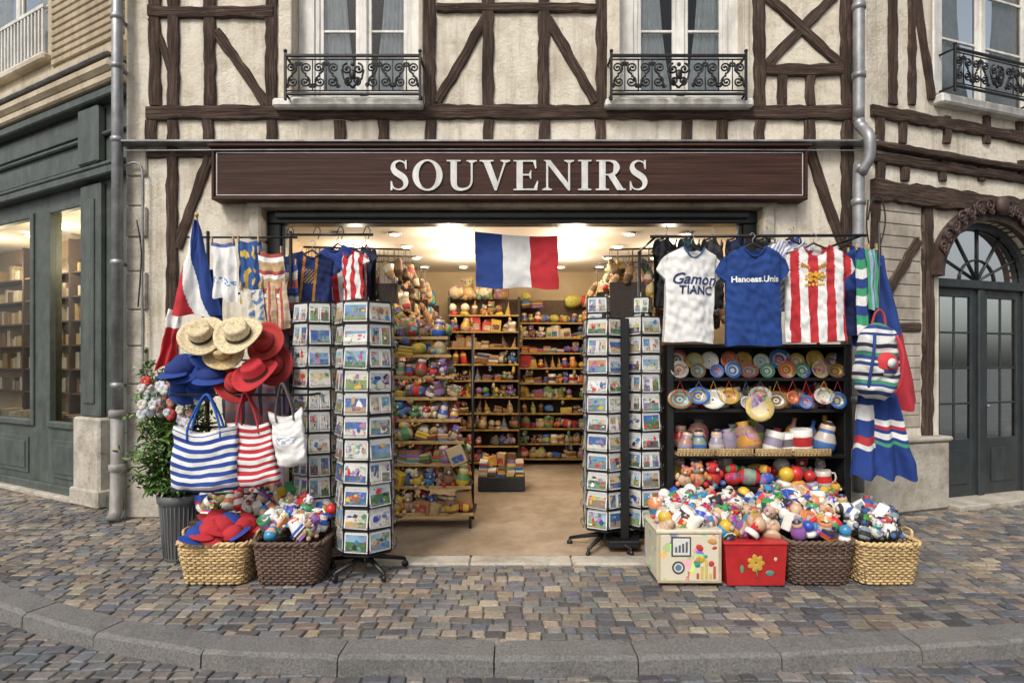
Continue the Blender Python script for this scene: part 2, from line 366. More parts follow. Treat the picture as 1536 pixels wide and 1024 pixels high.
def casement(mb,x0,x1,z0,z1,y,cur=True,mull=3):
    xm=(x0+x1)/2; fw=.05
    mb.box(x0,x0+fw,y,y+.07,z0,z1,mi='white_paint'); mb.box(x1-fw,x1,y,y+.07,z0,z1,mi='white_paint'); mb.box(x0+fw,x1-fw,y+.002,y+.068,z0,z0+fw*1.3,mi='white_paint')
    mb.box(xm-.045,xm+.045,y-.015,y+.06,z0+fw*1.3,z1,mi='white_paint',b=.012)
    for a,b_ in ((x0+fw,xm-.045),(xm+.045,x1-fw)):
        mb.box(a,a+.04,y+.015,y+.055,z0+.066,z1,mi='white_paint'); mb.box(b_-.04,b_,y+.015,y+.055,z0+.066,z1,mi='white_paint')
        mb.box(a+.04,b_-.04,y+.017,y+.053,z0+.066,z0+.13,mi='white_paint')
        zz=z0+.13
        while zz<z1-.3:
            zz+=.62; mb.box(a+.04,b_-.04,y+.02,y+.05,zz,zz+.028,mi='white_paint')
        mb.quad((a,y+.035,z0+.066),(b_,y+.035,z0+.066),(b_,y+.035,z1),(a,y+.035,z1),mi='glass')
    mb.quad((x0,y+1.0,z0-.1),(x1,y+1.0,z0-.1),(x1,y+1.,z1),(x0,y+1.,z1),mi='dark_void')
    if cur:
        for a,b_,sgn in ((x0+.03,xm-.06,1),(x1-.03,xm+.06,-1)):
            def fn(u,v,a=a,b_=b_):
                pinch=1-.35*max(0,math.sin(pi*min(1,v*1.0)))
                x=a+(b_-a)*u*pinch; return (x,y+.09+.02*math.sin(u*38)+.01*math.sin(u*90+v*3),z1+(z0-z1)*v)
            mb.grid(fn,40,10,(.82,.83,.85),'cloth')
for nm,(a,b_,c,d) in zip('ab',wops):
    mb=MB(B1); casement(mb,a+.17,b_-.1,c+.04,d,.17)
    mb.box(a,a+.17,.15,.26,c,d,mi='white_paint'); mb.box(b_-.1,b_,.15,.26,c,d,mi='white_paint')
    mb.box(a-.17,b_+.06,-.14,.2,fz(168),fz(155),mi='white_paint',b=.02); mb.box(a-.001,b_+.001,-.05,.2,fz(155),fz(148),mi='white_paint',b=.01)
    mb.box(a-.14,a-.004,-.04,.0,fz(150),7.2,mi='stucco',b=.01)
    mb.box(b_+.004,b_+.05,-.04,.0,fz(150),7.2,mi='stucco',b=.01)
    mb.build('window_'+nm,H)
def scroll(mb,cx,cz,r,turns,a0,dr,y,th=.009):
    pts=[]; n=int(14*turns)+2
    for i in range(n):
        t=i/(n-1); rr=r*(1-.82*t); a=a0+dr*2*pi*turns*t; pts.append((cx+rr*math.cos(a),y,cz+rr*math.sin(a)))
    mb.tube(pts,th,mi='iron',n=5)
    mb.ball((pts[-1][0],y,pts[-1][2]),th*1.6,(.02,.02,.02),'iron',6,4)
def railing(mb,x0,x1,z0,z1,y):
    W=x1-x0;cx=(x0+x1)/2;cz=(z0+z1)/2
    for z,t in ((z1-.012,.016),(z1-.05,.008),(z0+.012,.014),(z0+.045,.008)): mb.box(x0,x1,y-t,y+t,z-t*.8,z+t*.8,mi='iron')
    for sx in (x0,x1):
        mb.box(sx-.013,sx+.013,y-.013,y+.013,z0-.05,z1+.02,mi='iron'); mb.ball((sx,y,z1+.035),.02,(.02,)*3,'iron',8,5)
        mb.tube([(sx,y,z1-.012),(sx,y+.3,z1-.012)],.012,mi='iron'); mb.tube([(sx,y,z0+.012),(sx,y+.3,z0+.012)],.012,mi='iron')
    q=(z1-.05)-(z0+.045); N=4; w=(W/2-.13)/N
    for s in (-1,1):
        for i in range(N):
            c=cx+s*(.13+w*(i+.5)); e=1 if i%2==0 else -1
            scroll(mb,c-s*w*.05,cz+e*q*.22,w*.42,1.6,-pi/2*e,s*e,y); scroll(mb,c+s*w*.05,cz-e*q*.22,w*.42,1.6,pi/2*e,s*e,y)
            scroll(mb,c+s*w*.36,cz+e*q*.33,w*.2,1.2,pi,s*e,y,.007); scroll(mb,c-s*w*.36,cz-e*q*.33,w*.2,1.2,0,s*e,y,.007)
            mb.tube([(c+s*w*.5,y,z0+.04),(c+s*w*.5,y,z1-.05)],.006,mi='iron',n=5)
            mb.tube([(c-s*w*.4,y,cz-e*q*.4),(c-s*w*.1,y,cz-e*q*.05),(c+s*w*.1,y,cz+e*q*.05),(c+s*w*.4,y,cz+e*q*.4)],.008,mi='iron',n=5)
    for s in (-1,1):
        scroll(mb,cx+s*.055,cz+.06,.055,1.3,pi/2,-s,y,.011); scroll(mb,cx+s*.04,cz-.06,.045,1.3,-pi/2,s,y,.011)
        mb.tube([(cx+s*.11,y,cz+.05),(cx+s*.09,y,cz-.04),(cx,y,cz-.13)],.011,mi='iron',n=5)
    mb.ball((cx,y-.01,cz),.035,(.02,)*3,'iron',8,5,sy=.5,sz=1.5); mb.ball((cx,y-.01,cz+.1),.022,(.02,)*3,'iron',8,5,sy=.5)
for u0,u1 in ((428,630),(917,1119)):
    mb=MB(B1); y=-.24; k=900/(F-.24)
    railing(mb,(u0-768)/k,(u1-768)/k,CH+(545-143)/k,CH+(545-82)/k,y); mb.build('balcony_railing',H)
mb=MB(B1)
mb.box(-2.62,2.62,.12,.30,fz(331),fz(313),mi='black_metal',b=.01)
mb.box(-2.5,2.5,.06,.12,fz(324),fz(316),mi='dark_door_paint',b=.008)
for s in (-1,1):
    mb.box(s*2.62,s*2.47,.14,.30,0,fz(331),mi='black_metal',b=.01); mb.box(s*2.47,s*2.43,.18,.26,0,fz(331),mi='dark_door_paint',b=.008)
mb.build('shutter_frame',H)
mb=MB(B1); zc=3.1; yb=3.6
mb.quad((-2.64,.3,zc),(-2.64,yb,zc),(2.64,yb,zc),(2.64,.3,zc),mi='ceiling_paint')
mb.quad((-2.64,.3,3.3),(-2.64,.3,zc),(2.64,.3,zc),(2.64,.3,3.3),mi='ceiling_paint')
mb.quad((-2.64,.3,0),(-2.64,yb,0),(-2.64,yb,zc),(-2.64,.3,zc),mi='inner_wall'); mb.quad((2.64,.3,0),(2.64,.3,zc),(2.64,yb,zc),(2.64,yb,0),mi='inner_wall')
mb.quad((-2.64,yb,0),(2.64,yb,0),(2.64,yb,zc),(-2.64,yb,zc),mi='inner_wall')
mb.quad((-2.64,0,.016),(2.64,0,.016),(2.64,yb,.016),(-2.64,yb,.016),mi='shop_floor')
mb.quad((-1.13,-1.3,.018),(1.28,-1.3,.018),(1.28,.002,.018),(-1.13,.002,.018),mi='shop_floor')
for i in range(3): mb.box(-1.15+.817*i,-1.15+.817*(i+1)-.006,-1.50,-1.301,-.05,.021,mi='stone',b=.012)
for xx in (-2.,-1.35,-.75,.75,1.35,2.):
    for yy in (.65,1.4,2.2,3.0):
        if (xx,yy) in ((-2.,3.),(2.,3.)): continue
        mb.lathe([(.085,zc-.004),(.085,zc-.016),(.062,zc-.02)],T(xx,yy,0),(.8,)*3,16,'white_paint')
        mb.lathe([(.055,zc-.0215),(.055,zc-.024)],T(xx,yy,0),(1,)*3,14,'lamp_glow')
mb.build('shop_interior',H)
for i,(xx,yy) in enumerate([(-.75,6.9),(.75,6.9),(-.75,7.65),(.75,7.65),(-.75,8.45),(.75,8.45),(-2.,7.65),(2.,7.65)]):
    l=bpy.data.lights.new('ceiling_spot','POINT'); l.energy=21; l.color=(1,.83,.62); l.shadow_soft_size=.06
    o=bpy.data.objects.new('ceiling_spot_%d'%i,l); o.location=(xx,yy,2.92); bpy.context.scene.collection.objects.link(o); o.parent=H
# ------------------------------------------------------------ sign
SG=empty('shop_sign'); ys=F-.17
mb=MB()
a=at(318,222,ys);b_=at(1211,300,ys); x0,x1,z1,z0=a.x,b_.x,a.z,b_.z
mb.box(x0,x1,ys+.02,ys+.16,z0,z1,mi='sign_wood',b=.01)
np_=4
for i in range(np_):
    zz0=z0+.03+(z1-z0-.06)*i/np_; zz1=z0+.03+(z1-z0-.06)*(i+1)/np_; mb.box(x0+.03,x1-.03,ys,ys+.03,zz0+.0005,zz1-.0005,mi='sign_wood',b=.0015)
for q in ((x0,x1,z1-.03,z1),(x0,x1,z0,z0+.03)): mb.box(q[0],q[1],ys-.02,ys+.03,q[2],q[3],mi='sign_wood',b=.006)
for q in ((x0,x0+.03),(x1-.03,x1)): mb.box(q[0],q[1],ys-.018,ys+.03,z0+.03,z1-.03,mi='sign_wood',b=.006)
g=.045
mb.box(x0+g,x1-g,ys-.004,ys+.001,z1-g-.008,z1-g,mi='letter_paint',b=.001); mb.box(x0+g,x1-g,ys-.004,ys+.001,z0+g,z0+g+.008,mi='letter_paint',b=.001)
mb.box(x0+g,x0+g+.008,ys-.004,ys+.001,z0+g+.008,z1-g-.008,mi='letter_paint',b=.001); mb.box(x1-g-.008,x1-g,ys-.004,ys+.001,z0+g+.008,z1-g-.008,mi='letter_paint',b=.001)
mb.box(x0-.03,x1+.03,ys-.05,ys+.17,z1,z1+.03,mi='sign_wood',b=.008)
mb.build('board',SG)
mb=MB(); kk=[0]
A0=at(585,286,ys); CAPH=(286-241)*ys/900; 
def depth():
    kk[0]=(kk[0]+1)%9; return ys-.014-.0006*kk[0]
def P(pts,ox): mb.prism([(A0.x+(ox+p[0])*CAPH,A0.z+p[1]*CAPH) for p in pts],depth(),ys,(1,1,1),'letter_paint')
def rect(ox,a,b_,c,d): P([(a,c),(b_,c),(b_,d),(a,d)],ox)
def cat(pts,n=6):
    out=[]
    for i in range(len(pts)-1):
        p=[pts[max(0,i-1)],pts[i],pts[i+1],pts[min(len(pts)-1,i+2)]]
        for j in range(n):
            t=j/n; out.append(tuple(.5*((2*p[1][k])+(-p[0][k]+p[2][k])*t+(2*p[0][k]-5*p[1][k]+4*p[2][k]-p[3][k])*t*t+(-p[0][k]+3*p[1][k]-3*p[2][k]+p[3][k])*t**3) for k in range(len(pts[0]))))
    out.append(pts[-1]); return out
def stroke(pts,ox):
    q=cat(pts); l=[];r=[]
    for i,p in enumerate(q):
        a=Vector(q[max(0,i-1)][:2]);b_=Vector(q[min(len(q)-1,i+1)][:2]);d=(b_-a).normalized();n=Vector((-d.y,d.x))*p[2]/2
        l.append((p[0]+n.x,p[1]+n.y)); r.append((p[0]-n.x,p[1]-n.y))
    y0=depth(); n=len(q); vs=[]
    for a in (l,r):
        for p in a: vs.append((A0.x+(ox+p[0])*CAPH,y0,A0.z+p[1]*CAPH))
    for a in (l,r):
        for p in a: vs.append((A0.x+(ox+p[0])*CAPH,ys,A0.z+p[1]*CAPH))
    fs=[]
    for i in range(n-1):
        fs.append([i,i+1,n+i+1,n+i]); fs.append([i,2*n+i,2*n+i+1,i+1]); fs.append([n+i,n+i+1,3*n+i+1,3*n+i])
    mb.add(vs,fs,(1,1,1),'letter_paint')
def serif(ox,c,w,top):
    z0,z1=((.955,1) if top else (0,.045)); rect(ox,c-w/2,c+w/2,z0,z1)
    s=-1 if top else 1; zb=.955 if top else .045
    P([(c-w*.36,zb),(c+w*.36,zb),(c+w*.2,zb+s*.04),(c-w*.2,zb+s*.04)],ox)
def L_S(o):
    stroke([(.53,.74,.03),(.50,.90,.05),(.33,.975,.05),(.16,.91,.10),(.11,.76,.165),(.18,.62,.20),(.32,.52,.21),(.47,.41,.20),(.535,.25,.165),(.47,.09,.10),(.30,.025,.05),(.12,.09,.05),(.06,.28,.03)],o)
    P([(.50,1.0),(.56,1.0),(.56,.70),(.53,.70)],o); P([(.03,0),(.09,0),(.07,.30),(.03,.30)],o)
def L_O(o):
    n=40; y0=depth(); vs=[];fs=[]
    for i in range(n):
        a=2*pi*i/n
        for rx,rz in ((.5,.52),(.295,.465)):
            for yy in (y0,ys): vs.append((A0.x+(o+.52+rx*math.cos(a))*CAPH,yy,A0.z+(.5+rz*math.sin(a))*CAPH))
    for i in range(n):
        j=(i+1)%n; fs+=[[4*i,4*j,4*j+2,4*i+2],[4*i,4*i+1,4*j+1,4*j],[4*i+2,4*j+2,4*j+3,4*i+3]]
    mb.add(vs,fs,(1,1,1),'letter_paint')
def L_I(o): rect(o,.14,.35,.04,.96); serif(o,.245,.44,1); serif(o,.245,.44,0)
def L_U(o):
    rect(o,.13,.34,.3,.96); rect(o,.80,.865,.3,.96); stroke([(.235,.32,.21),(.26,.16,.18),(.36,.05,.12),(.52,.025,.08),(.70,.075,.065),(.80,.18,.06),(.832,.32,.066)],o)
    serif(o,.235,.46,1); serif(o,.83,.34,1)
def L_V(o):
    P([(.09,.97),(.32,.97),(.61,.18),(.54,-.01),(.48,-.01)],o); P([(.80,.97),(.87,.97),(.545,-.01),(.49,-.01)],o); serif(o,.21,.46,1); serif(o,.835,.32,1)
def L_E(o):
    rect(o,.11,.32,.0,1.); rect(o,.01,.11,.955,1); rect(o,.01,.11,0,.045); rect(o,.32,.76,.945,1); rect(o,.32,.80,0,.055); rect(o,.32,.58,.485,.54)
    P([(.66,.945),(.76,.945),(.77,.72),(.735,.72)],o); P([(.68,.055),(.80,.055),(.83,.30),(.79,.30)],o); P([(.52,.54),(.58,.66),(.60,.66),(.60,.37),(.58,.37),(.52,.485)],o)
def L_N(o):
    rect(o,.13,.195,.04,.96); rect(o,.86,.925,0,.96); P([(.03,1),(.27,1),(.925,.16),(.925,-.01),(.86,-.01),(.10,.96)],o); serif(o,.16,.32,0); serif(o,.89,.32,1)
def L_R(o):
    rect(o,.11,.32,.04,.96); serif(o,.215,.44,0); rect(o,.01,.31,.955,1.)
    stroke([(.30,.974,.05),(.48,.97,.055),(.63,.91,.13),(.69,.75,.20),(.62,.58,.13),(.48,.52,.055),(.30,.515,.05)],o)
    P([(.38,.52),(.60,.54),(.91,.045),(.99,.045),(.99,0),(.71,0)],o)
o=0
for ch,wd in (('S',.62),('O',1.04),('U',1.0),('V',.98),('E',.85),('N',1.05),('I',.5),('R',.98),('S',.60)):
    globals()['L_'+ch](o); o+=wd+(385*ys/900/CAPH-7.62)/8
mb.build('lettering',SG)
# ------------------------------------------------------------ right house
HR=empty('half_timbered_house'); BR=T(3.82,6.4,0)@RZ(math.radians(19))
c19,s19=math.cos(math.radians(19)),math.sin(math.radians(19))
def rs(u): r=(u-768)/FP; return (6.4*r-3.82)/(c19-s19*r)
def rz_(u,v): return CH+(545-v)*(6.4+s19*rs(u))/FP
mb=MB(BR); wr=(rs(1410),rs(1560),rz_(1450,152),7.3); rx0,rx1=rs(1408),rs(1408)+1.62; zsp=rz_(1408,415)
rad=(rx1-rx0)/2; rcx=(rx0+rx1)/2; arc_h=rz_(1475,332)-zsp; ztop=zsp+arc_h+.02
wall(mb,-.3,7,-.02,8,[wr,(rx0,rx1,.05,ztop)],'stucco',.25)
n=24; vs=[];fs=[]
for i in range(n+1):
    a=pi*i/n; x=rcx-rad*math.cos(a); z=zsp+arc_h*math.sin(a); vs+=[(x,.0,z),(x,.0,ztop),(x,.25,z)]
for i in range(n): fs+=[[3*i,3*i+3,3*i+4,3*i+1],[3*i,3*i+2,3*i+5,3*i+3]]
mb.add(vs,fs,mi='stucco'); mb.build('wall',HR)
mb=MB(BR)
def rb(u0,v0,u1,v1,w,y0=-.035):
    beam(mb,(rs(u0),rz_(u0,v0)),(rs(u1),rz_(u1,v1)),w,y0=y0)
def rh(z,u0,w,y0=-.045,x1=6.8): beam(mb,(rs(u0),z),(x1,z),w,y0=y0)
rh(rz_(1305,167),1305,.13); rh(rz_(1305,219),1300,.07,-.09); rh(rz_(1305,237),1305,.10); rh(rz_(1305,286),1305,.22,-.07)
for u,w in ((1338,.12),(1366,.10)): rb(u,158,u,-120,w)
rb(1372,-10,1396,150,.10)
for u in (1318,1352,1418,1478,1528): rb(u,216,u,176,.11)
for u in (1318,1355,1412,1470,1530): rb(u,272,u,242,.11)
rb(1389,655,1389,300,.16); rb(1312,660,1312,300,.12); rb(1374,362,1322,452,.12,-.045); rb(1320,491,1378,491,.10)
mb.build('timber_frame',HR)
mb=MB(BR)
z=.9
while z<rz_(1345,302):
    mb.box(rs(1318),rs(1379),-.018+R.uniform(-.004,.003),.02,z+.003,z+.125,mi='planks',b=.006); z+=.13
mb.box(-.32,rs(1408)-.01,-.14,.1,0,rz_(1345,662),mi='stone',b=.03); mb.box(-.34,rs(1409),-.16,.1,rz_(1345,662),rz_(1345,655),mi='stone',b=.015)
mb.box(rx0-.02,rx1+.1,-.25,.3,-.02,.05,mi='stone',b=.01)
mb.box(rx1+.004,6.9,-.1,.1,0,.8,mi='stone',b=.03)
mb.box(wr[0]-.12,wr[1]+.12,-.12,.1,wr[2]-.13,wr[2]-.02,mi='white_paint',b=.02)
mb.box(wr[0]-.14,wr[0]-.004,-.03,.0,wr[2],7.3,mi='white_paint',b=.01)
casement(mb,wr[0]+.05,wr[1]-.02,wr[2]+.0,wr[3],.12)
mb.build('window',HR)
mb=MB(BR); railing(mb,rs(1405)-.0,rs(1405)+1.35,wr[2]+.01,wr[2]+.44,-.2); mb.build('balcony_railing',HR)
mb=MB(BR)
for k,(ro,ri,yy) in enumerate(((.17,.10,-.11),(.10,.0,-.07),(.0,-.07,.06))):
    n=28; vs=[];fs=[]; mt='carved_wood' if k<2 else 'dark_door_paint'
    for i in range(n+1):
        a=pi*i/n; ca,sa=math.cos(a),math.sin(a)
        for rr in (ro,ri): 
            for y2 in (yy,.12): vs.append((rcx-(rad+rr)*ca,y2,zsp+(arc_h+rr)*sa))
    for i in range(n):
        o=4*i; fs+=[[o,o+4,o+6,o+2],[o,o+1,o+5,o+4],[o+2,o+6,o+7,o+3]]
    mb.add(vs,fs,mi=mt)
for i in range(15):
    a=pi*(.12+.76*i/14); x=rcx-(rad+.15)*math.cos(a); z=zsp+(arc_h+.14)*math.sin(a)
    mb.ball((x,-.10,z),.035+.03*math.sin(i*2.1)**2,(.1,)*3,'carved_wood',10,6,sy=.6,sx=1.6,rot=RY(-(a-pi/2)+.4*math.sin(i*3)))
    scroll(mb,x,z+.02,.075,1.3,a,1 if i%2 else -1,-.12,.014)
    scroll(mb,x+.03,z-.04,.045,1.1,a+2,-1 if i%2 else 1,-.13,.01)
mb.ball((rcx,-.15,zsp+arc_h+.15),.085,(.1,)*3,'carved_wood',12,8,sx=1.1,sy=.7,sz=1.3)
mb.m=['carved_wood' if m=='iron' else m for m in mb.m]
D='dark_door_paint'; y=.1
for a,b_ in ((rx0,rx0+.07),(rx1-.07,rx1)): mb.box(a,b_,y-.03,y+.06,.05,zsp,mi=D)
mb.box(rx0,rx1,y-.05,y+.06,zsp-.1,zsp,mi=D,b=.01)
mb.box(rcx-.05,rcx+.05,y-.035,y+.05,.05,zsp-.1,mi=D,b=.01)
for a,b_ in ((rx0+.07,rcx-.05),(rcx+.05,rx1-.07)):
    mb.box(a,a+.09,y,y+.045,.05,zsp-.1,mi=D); mb.box(b_-.09,b_,y,y+.045,.05,zsp-.1,mi=D); mb.box(a+.09,b_-.09,y+.002,y+.043,.05,.72,mi=D); mb.box(a+.15,b_-.15,y-.014,y+.002,.2,.6,mi=D,b=.012)
    mb.box(a+.09,b_-.09,y+.002,y+.043,zsp-.2,zsp-.1,mi=D)
    for k in range(1,4): zz=.72+(zsp-.92)*k/4; mb.box(a+.09,b_-.09,y+.01,y+.035,zz-.012,zz+.012,mi=D)
    xm=(a+b_)/2; mb.box(xm-.012,xm+.012,y+.012,y+.033,.72,zsp-.2,mi=D)
    mb.quad((a,y+.024,.7),(b_,y+.024,.7),(b_,y+.024,zsp-.1),(a,y+.024,zsp-.1),mi='glass')
for k in (-2,-1,0,1,2):
    a=k*.55; mb.tube([(rcx,y+.02,zsp),(rcx+rad*math.sin(a)*.97,y+.02,zsp+arc_h*math.cos(a)*.97)],.013,mi=D)
mb.tube([(rcx+.3*math.cos(pi*i/12),y+.02,zsp+.25*math.sin(pi*i/12)) for i in range(13)],.012,mi=D)
vs=[(rcx-rad*math.cos(pi*i/20),y+.03,zsp+arc_h*math.sin(pi*i/20)) for i in range(21)]; mb.add(vs,[list(range(21))],mi='glass')
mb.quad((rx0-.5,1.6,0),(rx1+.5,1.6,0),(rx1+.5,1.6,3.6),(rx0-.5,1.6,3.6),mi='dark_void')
for i in range(10):
    mb.box(rx0+.1+i*.15,rx0+.2+i*.15,1.2,1.4,.6+.4*(i%3),1.2+.3*(i%4),(.3,.2,.1),'wood_attr')
mb.lathe([(.03,0),(.09,-.1)],T(rx0+.35,.9,2.3),(1,)*3,12,'lamp_glow'); mb.lathe([(.03,0),(.09,-.1)],T(rx0+.75,1.1,2.25),(1,)*3,12,'lamp_glow')
mb.ball((rcx+.08,y-.05,1.1),.02,(.5,.4,.2),'zinc',8,5)
mb.build('arched_door',HR)
# ------------------------------------------------------------ left shop building
HL=empty('green_shopfront_building'); cL,sL=.874,.486; BL=T(-4.49,6.7,0)@RZ(-math.atan2(sL,cL))
G='green_paint'
def ls(u): r=(u-768)/FP; return -((-4.49-6.7*r)/(cL+sL*r))
mb=MB(BL)
ww=(min(ls(62),ls(8))-.9,ls(72),5.38,7.5)
wins=[(ls(76),ls(129),.87,3.45),(ls(76)-2.0,ls(50)-.0,.87,3.45),(-6.5,ls(76)-2.4,.87,3.45)]
wall(mb,-9,.62,4.6,8,[ww],'limewash'); mb.build('upper_wall',HL)
mb=MB(BL); wall(mb,-9,.62,-.02,4.6,wins,G,.12)
for (a,b_,c,d) in wins:
    for q in ((a-.05,a+.03),(b_-.03,b_+.05)): mb.box(q[0],q[1],-.03,.05,c-.05,d+.04,mi=G,b=.01)
    mb.box(a+.03,b_-.03,-.028,.05,d-.03,d+.04,mi=G,b=.01); mb.box(a+.03,b_-.03,-.04,.05,c-.05,c+.03,mi=G,b=.012)
    mb.box(a+.1,b_-.1,-.02,.0,.22,.68,mi=G,b=.014); mb.quad((a,.06,c),(b_,.06,c),(b_,.06,d),(a,.06,d),mi='glass')
    mb.box(a+.16,b_-.16,-.034,-.016,.28,.62,mi=G,b=.012)
mb.box(-9,.3,-.05,.0,.0,.14,mi=G,b=.01)
mb.box(ls(130),-.07,-.07,.0,1.0,3.62,mi=G,b=.015); mb.box(ls(130)+.1,-.17,-.09,-.065,1.15,3.45,mi=G,b=.012)
for z,h,p in ((3.66,.09,.13),(3.78,.05,.09),(4.14,.05,.05),(4.50,.10,.14)): mb.box(-9,.4,-p,0,z,z+h,mi=G,b=.015)
mb.box(-8.8,ls(132),-.03,0,3.86,4.08,mi=G,b=.02); mb.box(-8.8,ls(132),-.03,0,4.22,4.45,mi=G,b=.02); mb.box(ls(130),-.07,-.1,0,3.84,4.48,mi=G,b=.02)
mb.build('shopfront',HL)
mb=MB(BL)
mb.box(-9,.4,-.18,.0,4.62,4.72,mi='limewash',b=.02); mb.box(-9,.4,-.22,.0,4.722,4.86,mi='limewash',b=.04); mb.box(-9,.4,-.25,.0,4.862,4.89,mi='zinc',b=.01)
mb.box(-9,.4,-.10,.0,4.895,5.1,mi='limewash',b=.02)
mb.box(ls(126),.0,-.12,.05,0,.995,mi='stone',b=.025); mb.box(ls(126)-.02,.02,-.15,.05,0,.2,mi='stone',b=.02); mb.box(ls(126)-3,ls(127)-.03,-.12,.1,-.01,.045,mi='stone',b=.01)
z=5.2
while z<7.5: mb.box(ls(80),.3,-.03,.01,z+.004,z+.082,mi='siding',b=.012,M=None); z+=.088
casement(mb,ww[0],ww[1],ww[2],ww[3],.1); mb.box(ww[0]-.1,ww[1]+.1,-.1,.1,5.28,5.37,mi='limewash',b=.02)
x=ww[0]
while x<ww[1]: mb.box(x,x+.03,-.05,-.02,5.42,5.95,mi='white_paint'); x+=.09
mb.box(ww[0],ww[1],-.055,-.015,5.952,6.0,mi='white_paint'); mb.box(ww[0],ww[1],-.055,-.015,5.37,5.418,mi='white_paint')
mb.build('cornice_and_windows',HL)
mb=MB(BL)
mb.quad((-7,1.1,0),(.3,1.1,0),(.3,1.1,3.6),(-7,1.1,3.6),mi='inner_wall'); mb.quad((-7,.1,3.5),(-7,1.1,3.5),(.3,1.1,3.5),(.3,.1,3.5),mi='ceiling_paint'); mb.quad((-7,.1,.8),(.3,.1,.8),(.3,1.1,.8),(-7,1.1,.8),mi='inner_wall'); mb.quad((.3,.1,0),(.3,1.1,0),(.3,1.1,3.6),(.3,.1,3.6),mi='inner_wall')
for z in (1.15,1.5,1.85,2.2,2.55,2.9):
    mb.box(-6.5,.25,.8,1.08,z,z+.025,(.10,.06,.035),'wood_attr')
    x=-6.4
    while x<.2:
        w=R.uniform(.04,.16); h=R.uniform(.12,.26)
        if R.random()<.8: mb.box(x,x+w-.008,.84+R.uniform(0,.05),1.05,z+.026,z+.026+h,R.choice([(.45,.38,.26),(.5,.45,.35),(.3,.2,.1),(.45,.33,.14),(.2,.12,.07),(.55,.5,.42)]),'card')
        x+=w+R.choice((0,0,.05))
for x in (-.35,-1.55,-2.6,-4): mb.box(x-.02,x+.02,.78,1.09,.8,3.4,(.06,.035,.02),'wood_attr')
for i in range(60):
    x=R.uniform(-6,.1); mb.box(x,x+R.uniform(.08,.2),.2,.4,.82,.86+R.uniform(0,.12),R.choice([(.5,.45,.35),(.35,.3,.2),(.4,.35,.25)]),'card',M=None)
for x in (-.6,-1.2,-2.2,-3.2,-4.5): mb.lathe([(.06,3.46),(.05,3.44)],T(x,.55,0),(1,)*3,12,'lamp_glow')
mb.build('window_display',HL)
for i,x in enumerate((-.8,-2.2,-4)):
    l=bpy.data.lights.new('display_spot','POINT'); l.energy=34; l.color=(1,.8,.55); l.shadow_soft_size=.08
    o=bpy.data.objects.new('display_spot_%d'%i,l); o.location=BL@Vector((x,.5,3.0)); bpy.context.scene.collection.objects.link(o); o.parent=HL
# ------------------------------------------------------------ pipes & cables
mb=MB(); yP=6.12; xp=at(176,0,yP).x
mb.tube([(xp,yP,8),(xp,yP,1.1)],.052,mi='zinc',n=14)
for z in (6.2,5.1,4.6,3.85,2.6,1.35): mb.lathe([(.053,0),(.064,.005),(.064,.05),(.053,.055)],T(xp,yP,z),(.4,)*3,14,'zinc'); mb.box(xp-.02,xp+.02,yP,yP+.2,z+.01,z+.04,mi='zinc')
mb.tube([(xp,yP,1.1),(xp,yP,.5),(xp,yP-.02,.1),(xp,yP-.08,.02)],.062,mi='old_pipe',n=14); mb.lathe([(.06,0),(.078,.01),(.078,.07),(.06,.08)],T(xp,yP,1.05),(.4,)*3,14,'old_pipe'); mb.lathe([(.06,0),(.078,.01),(.078,.07),(.06,.08)],T(xp,yP,.5),(.4,)*3,14,'old_pipe')
mb.build('drainpipe')
mb=MB(); xp=at(1288,0,yP).x; xq=at(1296,0,yP-.12).x
z1=at(0,180,yP).z
mb.tube(cat([(xp,yP,8.),(xp,yP,z1+.4),(xp,yP,z1),(xp+.03,yP-.03,z1-.1),(xq+.05,yP-.12,z1-.22),(xq+.05,yP-.12,z1-.42),(xq,yP-.08,z1-.56),(xq-.01,yP-.04,z1-.75),(xq-.01,yP-.04,.3)],5),.055,mi='zinc',n=14)
for z in (6.,5.2,4.5): mb.lathe([(.056,0),(.068,.005),(.068,.06),(.056,.065)],T(xp,yP,z),(.4,)*3,14,'zinc'); mb.box(xp-.02,xp+.02,yP,yP+.2,z+.01,z+.04,mi='zinc')
for z in (3.2,2.2,1.2): mb.lathe([(.056,0),(.068,.005),(.068,.06),(.056,.065)],T(xq-.01,yP-.04,z),(.4,)*3,14,'zinc')
mb.build('drainpipe')
mb=MB()
def cable(pts,d,r=.008,c='black_metal'): mb.tube(cat([tuple(at(u,v,d)) for u,v in pts],5),r,mi=c,n=6)
cable([(186,250),(200,244),(212,252),(214,290),(213,420),(215,560)],6.17,.012,'zinc'); cable([(205,330),(212,380),(207,460)],6.16)
cable([(1302,330),(1308,300),(1322,298),(1328,330),(1322,362),(1316,380),(1300,420)],6.1); cable([(1302,300),(1300,340),(1306,380)],6.1)
cable([(186,226),(500,224.5),(900,224),(1306,226)],6.06,.006,'zinc')
mb.build('wall_cable')
